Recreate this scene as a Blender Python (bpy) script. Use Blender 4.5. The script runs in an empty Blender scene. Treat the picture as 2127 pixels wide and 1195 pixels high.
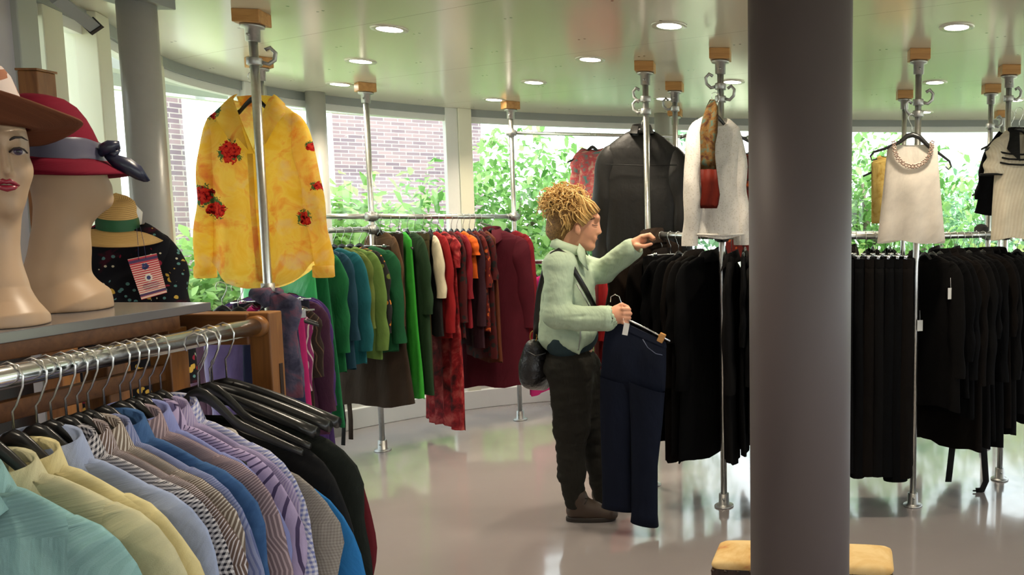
import bpy, math, random
import numpy as np
from math import sin, cos, pi, radians, sqrt, atan, atan2
from mathutils import Vector, Matrix

S = bpy.context.scene
COL = S.collection
# ------------------------------------------------------------------ camera
F, PX, PY, CAMH, HOR = 1620.0, 1650.0, 597.5, 1.55, 453.0
PITCH = atan((PY - HOR) / F)
cd = bpy.data.cameras.new('camera'); cam = bpy.data.objects.new('camera', cd); COL.objects.link(cam)
cam.location = (0, 0, CAMH); cam.rotation_euler = (pi / 2 - PITCH, 0, 0)
cd.sensor_width = 36; cd.lens = 36 * F / 2127
cd.shift_x = -(PX - 1063.5) / 2127; cd.shift_y = 0
cd.clip_start = 0.05; cd.clip_end = 200
S.camera = cam
# ------------------------------------------------------------------ world, sun, exposure
W = bpy.data.worlds.new('world'); S.world = W; W.use_nodes = True
wn = W.node_tree.nodes; wl = W.node_tree.links
bg = wn['Background']
tc = wn.new('ShaderNodeTexCoord'); sx = wn.new('ShaderNodeSeparateXYZ'); wl.new(tc.outputs['Generated'], sx.inputs[0])
cr = wn.new('ShaderNodeValToRGB'); wl.new(sx.outputs['Z'], cr.inputs[0])
cr.color_ramp.elements[0].position = 0.0; cr.color_ramp.elements[0].color = (0.93, 0.97, 1.0, 1)
cr.color_ramp.elements[1].position = 0.7; cr.color_ramp.elements[1].color = (0.80, 0.89, 1.0, 1)
wl.new(cr.outputs[0], bg.inputs[0]); bg.inputs[1].default_value = 3.1
sd = bpy.data.lights.new('sun', 'SUN'); sun = bpy.data.objects.new('sun', sd); COL.objects.link(sun)
sd.energy = 7.0; sd.angle = radians(12); sd.color = (1, 0.97, 0.9)
sun.rotation_euler = (radians(32), radians(14), 0)
sun.location = (0, 0, 12)
S.view_settings.view_transform = 'Standard'; S.view_settings.look = 'None'
S.view_settings.gamma = 1.0; S.view_settings.use_curve_mapping = False
S.view_settings.exposure = 0.28
CEIL = 2.41

# ------------------------------------------------------------------ helpers
def ray(u, v):
    x = (u - PX) / F; y = -(v - PY) / F
    return Vector((x, cos(PITCH) + y * sin(PITCH), -sin(PITCH) + y * cos(PITCH)))
def P(u, v, Y):
    d = ray(u, v); s = Y / d.y
    return Vector((d.x * s, Y, CAMH + d.z * s))
def G(u, v, z=0.0):
    d = ray(u, v); s = (z - CAMH) / d.z
    return Vector((d.x * s, d.y * s, z))
def XU(u, Y, v=HOR):
    return P(u, v, Y).x

class MB:
    """collects pieces of one mesh"""
    def __init__(s): s.v = []; s.f = []; s.uv = []; s.sm = []; s.mi = []; s.cur = 0
    def add(s, verts, faces, uvs=None, smooth=True):
        o = len(s.v); s.v.extend([tuple(map(float, p)) for p in verts])
        for k, fc in enumerate(faces):
            s.f.append([i + o for i in fc]); s.sm.append(smooth); s.mi.append(s.cur)
            s.uv.append(uvs[k] if uvs else [(verts[i][0] + verts[i][1], verts[i][2]) for i in fc])
        return s
    def box(s, c, d, rz=0, M=None):
        hx, hy, hz = d[0] / 2, d[1] / 2, d[2] / 2
        vs = []
        for z in (-hz, hz):
            for x, y in ((-hx, -hy), (hx, -hy), (hx, hy), (-hx, hy)):
                q = Vector((x, y, z))
                q = (M @ q) if M is not None else Vector((x * cos(rz) - y * sin(rz), x * sin(rz) + y * cos(rz), z))
                vs.append(q + Vector(c))
        return s.add(vs, [(0, 3, 2, 1), (4, 5, 6, 7), (0, 1, 5, 4), (1, 2, 6, 5), (2, 3, 7, 6), (3, 0, 4, 7)], smooth=False)
    def loft(s, rings, closed=True, cap0=False, cap1=False, smooth=True, flip=False):
        R = [np.asarray(r, float) for r in rings]; n = len(R[0]); m = len(R)
        verts = np.concatenate(R)
        us = np.zeros((m, n + 1))
        for j in range(m):
            nx = np.roll(R[j], -1, 0); l = np.linalg.norm(nx - R[j], axis=1); us[j, 1:] = np.cumsum(l)
        vs = np.zeros((m, n))
        for j in range(1, m): vs[j] = vs[j - 1] + np.linalg.norm(R[j] - R[j - 1], axis=1).mean()
        fs, uv = [], []
        nn = n if closed else n - 1
        for j in range(m - 1):
            for i in range(nn):
                k = (i + 1) % n
                q = [j * n + i, j * n + k, (j + 1) * n + k, (j + 1) * n + i]
                w = [(us[j, i], -vs[j, i]), (us[j, i + 1], -vs[j, k]), (us[j + 1, i + 1], -vs[j + 1, k]), (us[j + 1, i], -vs[j + 1, i])]
                if flip: q.reverse(); w.reverse()
                fs.append(q); uv.append(w)
        for c, j in ((cap0, 0), (cap1, m - 1)):
            if c:
                q = [j * n + i for i in range(n)]
                if (j == 0) != flip: q.reverse()
                fs.append(q); uv.append([(verts[i][0], verts[i][2]) for i in q])
        return s.add(verts, fs, uv, smooth)
    def tube(s, path, r, n=8, caps=True, flat=1.0, smooth=True):
        Pp = [Vector(p) for p in path]; m = len(Pp)
        rr = r if hasattr(r, '__len__') else [r] * m
        rings = []; prev = None
        for j in range(m):
            t = (Pp[min(j + 1, m - 1)] - Pp[max(j - 1, 0)]).normalized()
            if prev is None:
                a = Vector((0, 0, 1)) if abs(t.z) < 0.9 else Vector((1, 0, 0))
                nrm = (a - t * a.dot(t)).normalized()
            else:
                nrm = (prev - t * prev.dot(t)); nrm = nrm.normalized() if nrm.length > 1e-6 else prev
            prev = nrm; b = t.cross(nrm)
            rings.append([Pp[j] + nrm * (rr[j] * cos(2 * pi * i / n)) + b * (rr[j] * flat * sin(2 * pi * i / n)) for i in range(n)])
        return s.loft(rings, True, caps, caps, smooth)
    def lathe(s, prof, c=(0, 0, 0), n=24, smooth=True, caps=True, sx=1, sy=1):
        rings = [[(c[0] + r * sx * cos(2 * pi * i / n), c[1] + r * sy * sin(2 * pi * i / n), c[2] + z) for i in range(n)] for r, z in prof]
        return s.loft(rings, True, caps and prof[0][0] > 1e-5, caps and prof[-1][0] > 1e-5, smooth)
    def build(s, name, mat, parent=None, loc=None, bevel=0, solid=0, sub=0):
        me = bpy.data.meshes.new(name); me.from_pydata(s.v, [], s.f)
        ul = me.uv_layers.new(name='UVMap')
        flat = [c for w in s.uv for q in w for c in q]
        ul.data.foreach_set('uv', flat)
        me.polygons.foreach_set('use_smooth', s.sm)
        for m_ in (mat if isinstance(mat, (list, tuple)) else [mat]): me.materials.append(m_)
        me.polygons.foreach_set('material_index', s.mi)
        me.update()
        o = bpy.data.objects.new(name, me); COL.objects.link(o)
        if parent is not None: o.parent = parent
        if loc is not None: o.location = loc
        if solid:
            m = o.modifiers.new('solid', 'SOLIDIFY'); m.thickness = solid; m.offset = 0
        if bevel:
            m = o.modifiers.new('bevel', 'BEVEL'); m.width = bevel; m.segments = 2; m.limit_method = 'ANGLE'
        if sub:
            m = o.modifiers.new('sub', 'SUBSURF'); m.levels = sub; m.render_levels = sub
        return o

def tag(o, label, cat, group=None):
    o['label'] = label; o['category'] = cat
    if group: o['group'] = group
    return o
def thing(name, label, cat, loc=(0, 0, 0), rz=0, group=None):
    o = bpy.data.objects.new(name, None); COL.objects.link(o); o.empty_display_size = 0.05
    o.location = loc; o.rotation_euler = (0, 0, rz)
    return tag(o, label, cat, group)
def struct(o):
    o['kind'] = 'structure'; return o
KIDS = {}
def copy_tree(o, parent=None):
    c = o.copy(); COL.objects.link(c)
    if parent is not None:
        c.parent = parent; c.matrix_parent_inverse = o.matrix_parent_inverse.copy()
    for ch in o.children: copy_tree(ch, c)
    return c

# ------------------------------------------------------------------ materials
class NT:
    def __init__(s, name):
        s.m = bpy.data.materials.new(name); s.m.use_nodes = True
        s.n = s.m.node_tree.nodes; s.l = s.m.node_tree.links
        s.b = s.n['Principled BSDF']; s.out = s.n['Material Output']
    def node(s, t, **kw):
        x = s.n.new(t)
        for k, v in kw.items(): setattr(x, k, v)
        return x
    def put(s, sock, v):
        if v is None: return
        if hasattr(v, 'links') or isinstance(v, bpy.types.NodeSocket): s.l.new(v, sock)
        else: sock.default_value = v
    def math(s, op, a, b=None, c=None):
        x = s.node('ShaderNodeMath', operation=op)
        s.put(x.inputs[0], a); s.put(x.inputs[1], b)
        if c is not None: s.put(x.inputs[2], c)
        return x.outputs[0]
    def mix(s, f, a, b, mode='MIX'):
        x = s.node('ShaderNodeMix', data_type='RGBA', blend_type=mode)
        s.put(x.inputs[0], f); s.put(x.inputs[6], c4(a) if isinstance(a, tuple) else a); s.put(x.inputs[7], c4(b) if isinstance(b, tuple) else b)
        return x.outputs[2]
    def uv(s):
        t = s.node('ShaderNodeTexCoord'); q = s.node('ShaderNodeSeparateXYZ'); s.l.new(t.outputs['UV'], q.inputs[0])
        return t.outputs['UV'], q.outputs[0], q.outputs[1]
    def obj(s): return s.node('ShaderNodeTexCoord').outputs['Object']
    def map(s, vec, scale=(1, 1, 1), rot=(0, 0, 0), loc=(0, 0, 0)):
        x = s.node('ShaderNodeMapping'); s.l.new(vec, x.inputs[0])
        x.inputs['Scale'].default_value = scale; x.inputs['Rotation'].default_value = rot; x.inputs['Location'].default_value = loc
        return x.outputs[0]
    def noise(s, vec, scale, detail=3, rough=.5, dist=0):
        x = s.node('ShaderNodeTexNoise'); s.put(x.inputs['Vector'], vec); x.inputs['Scale'].default_value = scale
        x.inputs['Detail'].default_value = detail; x.inputs['Roughness'].default_value = rough; x.inputs['Distortion'].default_value = dist
        return x.outputs[0], x.outputs[1]
    def voro(s, vec, scale, feat='F1', rnd=1):
        x = s.node('ShaderNodeTexVoronoi', feature=feat); s.put(x.inputs['Vector'], vec); x.inputs['Scale'].default_value = scale
        x.inputs['Randomness'].default_value = rnd
        return x.outputs['Distance'], x.outputs.get('Color')
    def ramp(s, f, stops, interp='LINEAR'):
        x = s.node('ShaderNodeValToRGB'); x.color_ramp.interpolation = interp; s.put(x.inputs[0], f)
        e = x.color_ramp.elements
        while len(e) < len(stops): e.new(0.5)
        for k, (p, c) in enumerate(stops): e[k].position = p; e[k].color = c4(c)
        return x.outputs[0]
    def bump(s, h, strength=.3, dist=.005):
        x = s.node('ShaderNodeBump'); s.put(x.inputs['Height'], h); x.inputs['Strength'].default_value = strength; x.inputs['Distance'].default_value = dist
        s.l.new(x.outputs[0], s.b.inputs['Normal']); return x
    def base(s, c): s.put(s.b.inputs['Base Color'], c4(c) if isinstance(c, tuple) else c); return s
    def rough(s, r, metal=0, spec=.5):
        s.put(s.b.inputs['Roughness'], r); s.b.inputs['Metallic'].default_value = metal
        s.b.inputs['Specular IOR Level'].default_value = spec; return s
def c4(c): return (c[0], c[1], c[2], 1.0)
def hx(h):
    h = h.lstrip('#'); r = [int(h[i:i + 2], 16) / 255 for i in (0, 2, 4)]
    return tuple(x / 12.92 if x < .04045 else ((x + .055) / 1.055) ** 2.4 for x in r)

def plain(name, col, rough=.5, metal=0, spec=.5, nscale=0, namp=.12):
    t = NT(name)
    if nscale:
        f, _ = t.noise(t.obj(), nscale, 4)
        t.base(t.mix(f, tuple(x * (1 - namp) for x in col), tuple(min(1, x * (1 + namp)) for x in col)))
    else: t.base(col)
    t.rough(rough, metal, spec); return t.m

_fab = {}
def fabric(name, col, pat=None, col2=(1, 1, 1), per=.01, duty=.5, rough=.85, wr=.5, spec=.25, col3=None, transl=0, sheen=0):
    key = (name,)
    if key in _fab: return _fab[key]
    t = NT(name); vec, u, v = t.uv()
    c = None
    if pat == 'stripe':
        c = t.mix(t.math('LESS_THAN', t.math('FRACT', t.math('DIVIDE', u, per)), duty), col, col2)
    elif pat == 'pinstripe2':
        a = t.math('LESS_THAN', t.math('FRACT', t.math('DIVIDE', u, per)), duty)
        b = t.math('LESS_THAN', t.math('FRACT', t.math('ADD', t.math('DIVIDE', u, per), .3)), duty * .8)
        c = t.mix(b, t.mix(a, col, col2), col3)
    elif pat == 'hstripe':
        c = t.mix(t.math('LESS_THAN', t.math('FRACT', t.math('DIVIDE', v, per)), duty), col, col2)
    elif pat == 'check':
        a = t.math('LESS_THAN', t.math('FRACT', t.math('DIVIDE', u, per)), duty)
        b = t.math('LESS_THAN', t.math('FRACT', t.math('DIVIDE', v, per)), duty)
        c = t.mix(t.math('MULTIPLY', t.math('ADD', a, b), .5), col, col2)
    elif pat == 'spots':
        d, cc = t.voro(vec, per)
        c = t.mix(t.math('LESS_THAN', d, duty), col, col2)
        if col3:
            d2, _ = t.voro(t.map(vec, loc=(3.3, 1.7, 0)), per * .8)
            c = t.mix(t.math('LESS_THAN', d2, duty * .9), c, col3)
    elif pat == 'blotch':
        f, _ = t.noise(vec, per, 4, .6, .4)
        st = [(.36, col), (.52, col2)]
        if col3: st.append((.66, col3))
        c = t.ramp(f, st)
    f, _ = t.noise(vec, 9, 5, .6)
    k = t.ramp(f, [(.3, (.64, .64, .64)), (.7, (.82, .82, .82))])
    t.base(t.mix(1.0, c if c is not None else col, k, 'MULTIPLY'))
    t.rough(rough, 0, spec)
    if sheen: t.b.inputs['Sheen Weight'].default_value = sheen
    h1, _ = t.noise(t.map(vec, (1, .35, 1)), 14, 4, .55)
    h2, _ = t.noise(vec, 700, 2)
    t.bump(t.math('ADD', h1, t.math('MULTIPLY', h2, .04)), wr, .02)
    if transl:
        tr = t.node('ShaderNodeBsdfTranslucent'); mx = t.node('ShaderNodeMixShader'); mx.inputs[0].default_value = transl
        t.l.new(t.b.inputs['Base Color'].links[0].from_socket, tr.inputs[0])
        t.l.new(t.b.outputs[0], mx.inputs[1]); t.l.new(tr.outputs[0], mx.inputs[2]); t.l.new(mx.outputs[0], t.out.inputs[0])
    _fab[key] = t.m
    return t.m

def wood(name, a, b, axis=2, rough=.45, scale=6):
    t = NT(name); sc = [8, 8, 8]; sc[axis] = .9
    f, _ = t.noise(t.map(t.obj(), tuple(sc)), scale, 5, .6, .6)
    t.base(t.ramp(f, [(.3, a), (.7, b)])); t.rough(rough); t.bump(f, .08, .003); return t.m

def emis(name, col, e):
    t = NT(name); t.base((0, 0, 0)); t.b.inputs['Emission Color'].default_value = c4(col); t.b.inputs['Emission Strength'].default_value = e; return t.m

M = {}
# floor: grey epoxy, glossy
t = NT('epoxy_floor'); f, _ = t.noise(t.obj(), 1.3, 5, .6); f2, _ = t.noise(t.obj(), 14, 4, .6)
t.base(t.mix(f, (.255, .225, .22), (.325, .29, .285))); t.rough(t.ramp(f2, [(.3, (.10,) * 3), (.7, (.19,) * 3)]), 0, .75)
t.bump(f2, .02, .004); t.b.inputs['Coat Weight'].default_value = .6; t.b.inputs['Coat Roughness'].default_value = .07; M['floor'] = t.m
# ceiling: cream lacquered metal panels with seams and screw dots
t = NT('cream_ceiling_panel'); o = t.obj(); q = t.node('ShaderNodeSeparateXYZ'); t.l.new(t.map(o, (1, 1, 1), (0, 0, radians(28))), q.inputs[0])
def dots(px_, py_, ox, oy, r):
    a = t.math('SUBTRACT', t.math('FRACT', t.math('ADD', t.math('DIVIDE', q.outputs[0], px_), ox)), .5)
    b = t.math('SUBTRACT', t.math('FRACT', t.math('ADD', t.math('DIVIDE', q.outputs[1], py_), oy)), .5)
    a = t.math('MULTIPLY', a, px_); b = t.math('MULTIPLY', b, py_)
    return t.math('LESS_THAN', t.math('SQRT', t.math('ADD', t.math('POWER', t.math('ABSOLUTE', a), 2), t.math('POWER', t.math('ABSOLUTE', b), 2))), r)
dd = t.math('MAXIMUM', dots(.6, .45, 0, 0, .006), t.math('MAXIMUM', dots(.6, .45, .06, 0, .006), dots(1.2, .9, .3, .37, .007)))
seam = t.math('LESS_THAN', t.math('ABSOLUTE', t.math('SUBTRACT', t.math('FRACT', t.math('DIVIDE', q.outputs[1], .9)), .5)), .0022)
c = t.mix(seam, (.66, .62, .50), (.42, .39, .31)); c = t.mix(dd, c, (.10, .085, .06))
t.base(c); t.rough(.17, 0, .9); M['ceiling'] = t.m
M['wallgrey'] = plain('grey_wall_paint', hx('#bdb9c0'), .7, nscale=3, namp=.05)
M['white'] = plain('white_paint', (.72, .72, .69), .5, nscale=5, namp=.04)
M['cream'] = plain('cream_frame_paint', (.72, .70, .56), .4, nscale=5, namp=.04)
M['framegrey'] = plain('grey_green_frame', (.42, .44, .40), .4, nscale=5, namp=.05)
M['headgrey'] = plain('grey_gutter_paint', (.28, .30, .29), .45, nscale=5, namp=.06)
M['pillar'] = plain('pillar_paint', hx('#554c4d'), .55, nscale=4, namp=.04)
M['steel_col'] = plain('grey_steel_column', (.47, .46, .43), .35, .2, nscale=20, namp=.06)
M['galv'] = plain('galvanised_tube', (.62, .62, .60), .28, 1.0, nscale=60, namp=.15)
M['cast'] = plain('cast_clamp_metal', (.42, .42, .41), .42, .9, nscale=80, namp=.2)
M['chrome'] = plain('chrome', (.74, .74, .75), .17, 1.0)
M['wire'] = plain('hanger_wire', (.66, .66, .64), .25, 1.0)
M['blackpl'] = plain('black_plastic', (.012, .012, .012), .28, spec=.5)
M['darkmetal'] = plain('dark_metal', (.05, .05, .05), .4, .8)
M['woodblock'] = wood('beech_block', hx('#a8763f'), hx('#c7955a'), 0)
M['rackwood'] = wood('varnished_beech', hx('#6f4420'), hx('#94622f'), 2, .4)
M['rackwood_h'] = wood('varnished_beech_crosswise', hx('#5f3819'), hx('#7f5128'), 0, .4)
M['shelf'] = plain('grey_laminate', hx('#676466'), .16, spec=.7, nscale=30, namp=.04)
M['darkwood'] = wood('dark_turned_wood', hx('#20130c'), hx('#3a2417'), 2, .35)
M['tagwhite'] = plain('white_card', (.80, .80, .78), .6)
t = NT('window_glass'); tr = t.node('ShaderNodeBsdfTransparent'); tr.inputs[0].default_value = (.95, .98, .96, 1)
gl = t.node('ShaderNodeBsdfGlossy'); gl.inputs['Roughness'].default_value = .02
lw = t.node('ShaderNodeLayerWeight'); lw.inputs[0].default_value = .5
fr = t.math('ADD', t.math('MULTIPLY', t.math('POWER', lw.outputs['Facing'], 5), .45), .025)
mx = t.node('ShaderNodeMixShader'); t.l.new(fr, mx.inputs[0]); t.l.new(tr.outputs[0], mx.inputs[1]); t.l.new(gl.outputs[0], mx.inputs[2])
t.l.new(mx.outputs[0], t.out.inputs[0]); M['glass'] = t.m
t = NT('purple_grey_brick'); br = t.node('ShaderNodeTexBrick')
vec, u_, v_ = t.uv(); t.l.new(vec, br.inputs['Vector'])
br.inputs['Color1'].default_value = c4(hx('#927c80')); br.inputs['Color2'].default_value = c4(hx('#6f5f6a')); br.inputs['Mortar'].default_value = c4(hx('#a79f9b'))
br.inputs['Scale'].default_value = 1.0; br.inputs['Mortar Size'].default_value = .006; br.inputs['Brick Width'].default_value = .19; br.inputs['Row Height'].default_value = .055
t.base(br.outputs[0]); t.rough(.85); M['brick'] = t.m
def leafmat(name, a, b):
    t = NT(name); gi = t.node('ShaderNodeNewGeometry')
    c = t.ramp(gi.outputs['Random Per Island'], [(0, a), (1, b)])
    t.base(c); t.rough(.45)
    tr = t.node('ShaderNodeBsdfTranslucent'); t.l.new(c, tr.inputs[0]); mx = t.node('ShaderNodeMixShader'); mx.inputs[0].default_value = .5
    t.l.new(t.b.outputs[0], mx.inputs[1]); t.l.new(tr.outputs[0], mx.inputs[2]); t.l.new(mx.outputs[0], t.out.inputs[0]); return t.m
M['leafA'] = leafmat('light_green_leaf', hx('#6f9c48'), hx('#b4d684'))
M['leafB'] = leafmat('mid_green_leaf', hx('#55893f'), hx('#a6cd80'))
M['leafC'] = leafmat('blue_green_leaf', hx('#5c9065'), hx('#b2d6ae'))
M['leafD'] = leafmat('yellow_green_leaf', hx('#93b052'), hx('#d6e29a'))
M['bark'] = wood('grey_bark', hx('#5c5248'), hx('#8d8274'), 2, .9)
t = NT('lawn'); f, _ = t.noise(t.obj(), 3, 6); t.base(t.mix(f, hx('#97a07a'), hx('#b9b89c'))); t.rough(.95); M['lawn'] = t.m
# ------------------------------------------------------------------ room shell
def catmull(pts, k=8):
    out = []; n = len(pts); p = [Vector((x, y, 0)) for x, y in pts]
    for i in range(n - 1):
        a, b, c, d = p[max(i - 1, 0)], p[i], p[i + 1], p[min(i + 2, n - 1)]
        for j in range(k):
            s = j / k
            out.append(.5 * ((2 * b) + (c - a) * s + (2 * a - 5 * b + 4 * c - d) * s * s + (3 * b - a - 3 * c + d) * s ** 3))
    out.append(p[-1]); return out
WP = [(-2.62, 2.45), (-2.78, 2.88), (-2.97, 3.40), (-3.22, 3.92), (-3.43, 4.45), (-3.48, 5.05), (-3.34, 5.50), (-3.05, 5.88), (-2.68, 6.22), (-2.2, 6.48),
      (-1.3, 6.76), (0, 6.93), (1.5, 6.98), (3.0, 6.8), (4.3, 6.2)]
WC = catmull(WP, 8)
def wi(i): return i * 8
BACK, RIGHT, LEFT = -3.2, 4.3, -2.62
def strip(mb, pts, off0, off1, z0, z1):
    """closed box section swept along pts; off = offset along the outward normal"""
    rings = []
    for j, p_ in enumerate(pts):
        tdir = (pts[min(j + 1, len(pts) - 1)] - pts[max(j - 1, 0)]).normalized(); nrm = Vector((-tdir.y, tdir.x, 0))
        a = p_ + nrm * off0; b = p_ + nrm * off1
        rings.append([(a.x, a.y, z0), (b.x, b.y, z0), (b.x, b.y, z1), (a.x, a.y, z1)])
    mb.loft(rings, True, True, True, smooth=False)
outline = [(LEFT, BACK)] + [(p.x, p.y) for p in WC] + [(RIGHT, BACK)]
def slab(name, z0, z1, mat):
    n = len(outline); mb = MB()
    vs = [(x, y, z0) for x, y in outline] + [(x, y, z1) for x, y in outline]
    fs = [list(range(n)), list(range(2 * n - 1, n - 1, -1))] + [(i, i + n, (i + 1) % n + n, (i + 1) % n) for i in range(n)]
    mb.add(vs, fs, smooth=False); return struct(mb.build(name, mat))
slab('floor', -.12, 0, M['floor'])
slab('ceiling', CEIL, CEIL + .25, M['ceiling'])
mb = MB(); mb.box((LEFT - .08, (BACK + 2.45) / 2, CEIL / 2), (.16, 2.45 - BACK, CEIL)); strip(mb, WC[:9], 0, .16, 0, CEIL); struct(mb.build('wall_left', M['wallgrey']))
# right and rear walls out of view, window openings added for fill light
mb = MB(); Yr = (BACK, 6.2)
mb.box((RIGHT + .08, sum(Yr) / 2, .45), (.16, Yr[1] - Yr[0], .9)); mb.box((RIGHT + .08, sum(Yr) / 2, 2.33), (.16, Yr[1] - Yr[0], .16))
for y in (-3.1, -.9, 1.4, 3.7, 6.1): mb.box((RIGHT + .08, y, CEIL / 2), (.16, .2, CEIL))
struct(mb.build('wall_right', M['white']))
mb = MB(); Xr = (LEFT, RIGHT)
mb.box((sum(Xr) / 2, BACK - .08, .5), (Xr[1] - Xr[0], .16, 1.0)); mb.box((sum(Xr) / 2, BACK - .08, 2.3), (Xr[1] - Xr[0], .16, .22))
for x in (-2.0, .6, 3.4): mb.box((x, BACK - .08, CEIL / 2), (1.5, .16, CEIL))
struct(mb.build('wall_back', M['white']))
# curved glazing: plinth, head, panes between mullions
mb = MB(); strip(mb, WC[8:], -.03, .10, 0, .15); struct(mb.build('baseboard_window', M['white'], bevel=.005))
mb = MB(); strip(mb, WC[8:], .00, .10, CEIL - .055, CEIL); struct(mb.build('trim_1', M['headgrey']))
panes = [(1, 2), (2, 3.6), (3.6, 5.05), (5.05, 8), (8, 10.2), (10.2, 11.25), (11.25, 13), (13, 14)]
def wpt(s):
    i = min(int(s * 8), len(WC) - 2); f_ = s * 8 - i
    return WC[i].lerp(WC[i + 1], f_)
def wdir(s):
    i = min(int(s * 8), len(WC) - 2); return (WC[i + 1] - WC[i]).normalized()
for k, (a, b) in enumerate(panes):
    pts = [wpt(a + (b - a) * j / 12) for j in range(13)]
    fr = MB(); strip(fr, pts, .02, .07, .15, .21); strip(fr, pts, .02, .07, CEIL - .10, CEIL - .055)
    fo = struct(fr.build('window_%d' % (k + 1), M['white']))
    g = MB(); strip(g, pts, .042, .048, .2, CEIL - .09); g.build('glass_pane', M['glass'], fo)
def mullion(s, w, mat, name, dd=.09, off=.04, ww=.0):
    p_ = wpt(s); d_ = wdir(s); nrm = Vector((-d_.y, d_.x, 0)); c = p_ + nrm * off
    mb = MB(); mb.box((c.x, c.y, (CEIL) / 2), (w, dd, CEIL), atan2(d_.y, d_.x)); return struct(mb.build(name, mat, bevel=.004))
mullion(1.0, .13, M['framegrey'], 'trim_2', .12)
mullion(1.42, .14, M['cream'], 'trim_3', .07)
mullion(1.98, .13, M['cream'], 'trim_4', .14)
mullion(3.6, .06, M['cream'], 'trim_5', .08)
mullion(5.02, .10, M['white'], 'trim_6', .12)
mullion(5.22, .07, M['framegrey'], 'trim_7', .10)
mullion(7.97, .09, M['white'], 'trim_8', .10)
mullion(8.16, .10, M['cream'], 'trim_9', .13)
mullion(10.2, .10, M['white'], 'trim_10', .10)
mullion(11.25, .10, M['white'], 'trim_11', .10)
mullion(12.45, .05, M['framegrey'], 'trim_12', .08)
# transom line of the side window and roller blind
a = wpt(1.08); b = wpt(1.9); n_ = Vector((-wdir(1.5).y, wdir(1.5).x, 0))
bl = thing('roller_blind', 'dark grey rolled-up blind cassette above the side window', 'blind', (0, 0, 0))
p0 = P(112, -8, 2.70); p1 = P(190, 52, 2.86)
mb = MB(); mb.tube([p0, p0.lerp(p1, .5), p1], .028, 4, smooth=False); mb.build('cassette', M['headgrey'], bl)
mb = MB(); dv = (p1 - p0).normalized(); mb.tube([p1, p1 + dv * .012], .034, 4, smooth=False); mb.build('end_cap', M['blackpl'], bl)
# columns
def column(u, v, Y, r, name, mat):
    x = XU(u, Y, v); mb = MB(); mb.lathe([(r, 0), (r, CEIL)], (x, Y, 0), 32); return struct(mb.build(name, mat))
column(300, 240, 3.05, .062, 'column_left', M['steel_col'])
column(660, 300, 5.45, .060, 'column_middle', M['steel_col'])
column(1375, 260, 6.55, .062, 'column_right', M['steel_col'])
mb = MB(); x = XU(283, 3.05, 5); mb.box((x, 3.05, CEIL - .02), (.17, .17, .06)); struct(mb.build('trim_13', M['headgrey'], bevel=.004))
xp = XU(1662, 2.05, 600); mb = MB(); mb.lathe([(.1345, 0), (.1345, CEIL)], (xp, 2.05, 0), 64); struct(mb.build('pillar', M['pillar']))

# ------------------------------------------------------------------ outside
mb = MB(); n = 24
mb.box((0, 14, -.3), (60, 60, .2)); struct(mb.build('ground_lawn', M['lawn']))
mb = MB(); strip(mb, WC, .1, 1.6, -.2, -.12); struct(mb.build('path_paving', plain('pale_paving', (.62, .60, .56), .8, nscale=4)))
# canopy: grey edge beam and white louvre slats round the building
M['slat'] = plain('pale_grey_slat', (.30, .32, .34), .5)
def canopy():
    t_ = thing('louvre_canopy', 'white slatted sun canopy with a grey edge beam outside the curved windows', 'canopy')
    pts = WC[10:104]
    mb = MB(); strip(mb, pts, .42, .52, 2.40, 2.50); mb.build('edge_beam', M['framegrey'], t_)
    for r_ in range(9):
        mb = MB(); o0 = .62 + r_ * .135
        strip(mb, pts, o0, o0 + .095, 2.49 + .006 * r_, 2.505 + .006 * r_); mb.build('slat', M['slat'], t_)
    mb = MB(); strip(mb, pts, 1.84, 1.92, 2.52, 2.60); mb.build('outer_rim', M['white'], t_)
    for i in range(4, len(pts) - 2, 7):
        p_ = pts[i]; d_ = (pts[i + 1] - pts[i - 1]).normalized(); nn = Vector((-d_.y, d_.x, 0)); c = p_ + nn * 1.2
        mb = MB(); mb.box((c.x, c.y, 2.605), (.05, 1.4, .07), atan2(nn.y, nn.x) - pi / 2); mb.build('bracket', M['white'], t_)
canopy()
# brick buildings
def brickwall(name, label, a, b, h, th=.3):
    a = Vector(a); b = Vector(b); d = b - a; L = d.length; nn = Vector((-d.y, d.x)).normalized() * th
    t_ = thing(name, label, 'building', (a.x, a.y, -.2))
    q = [Vector((0, 0)), d, d + nn, nn]; vs = [(p.x, p.y, 0) for p in q] + [(p.x, p.y, h) for p in q]
    mb = MB(); fs = [(0, 1, 5, 4), (1, 2, 6, 5), (2, 3, 7, 6), (3, 0, 4, 7), (4, 5, 6, 7)]
    uv = [[(0, 0), (L, 0), (L, h), (0, h)], [(0, 0), (th, 0), (th, h), (0, h)], [(0, 0), (L, 0), (L, h), (0, h)], [(0, 0), (th, 0), (th, h), (0, h)], [(0, 0), (L, 0), (L, th), (0, th)]]
    mb.add(vs, fs, uv, False); mb.build('wall_face', M['brick'], t_)
    mb = MB(); mid = (q[0] + q[2]) / 2; c = (q[0] + q[1] + q[2] + q[3]) / 4
    mb.box((c.x, c.y, h + .04), (L + .1, th + .1, .08), atan2(d.y, d.x)); mb.build('coping', M['white'], t_)
    return t_
bw = brickwall('brick_building', 'brick house wall with a white downpipe, seen left of the yellow blouse', (XU(325, 8.2), 8.2), (XU(418, 8.6), 8.6), 3.2)
mb = MB(); L2 = Vector((XU(410, 8.45) - XU(325, 8.2), 8.42 - 8.2, 0)); mb.tube([(L2.x, L2.y, 0), (L2.x, L2.y, 3.1)], .05, 10); mb.build('downpipe', M['white'], bw)
brickwall('brick_building', 'brick wall in the garden behind the thin rail pole and curved window', (XU(700, 11.5), 11.5), (XU(1005, 12.5), 12.5), 3.4)

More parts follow.
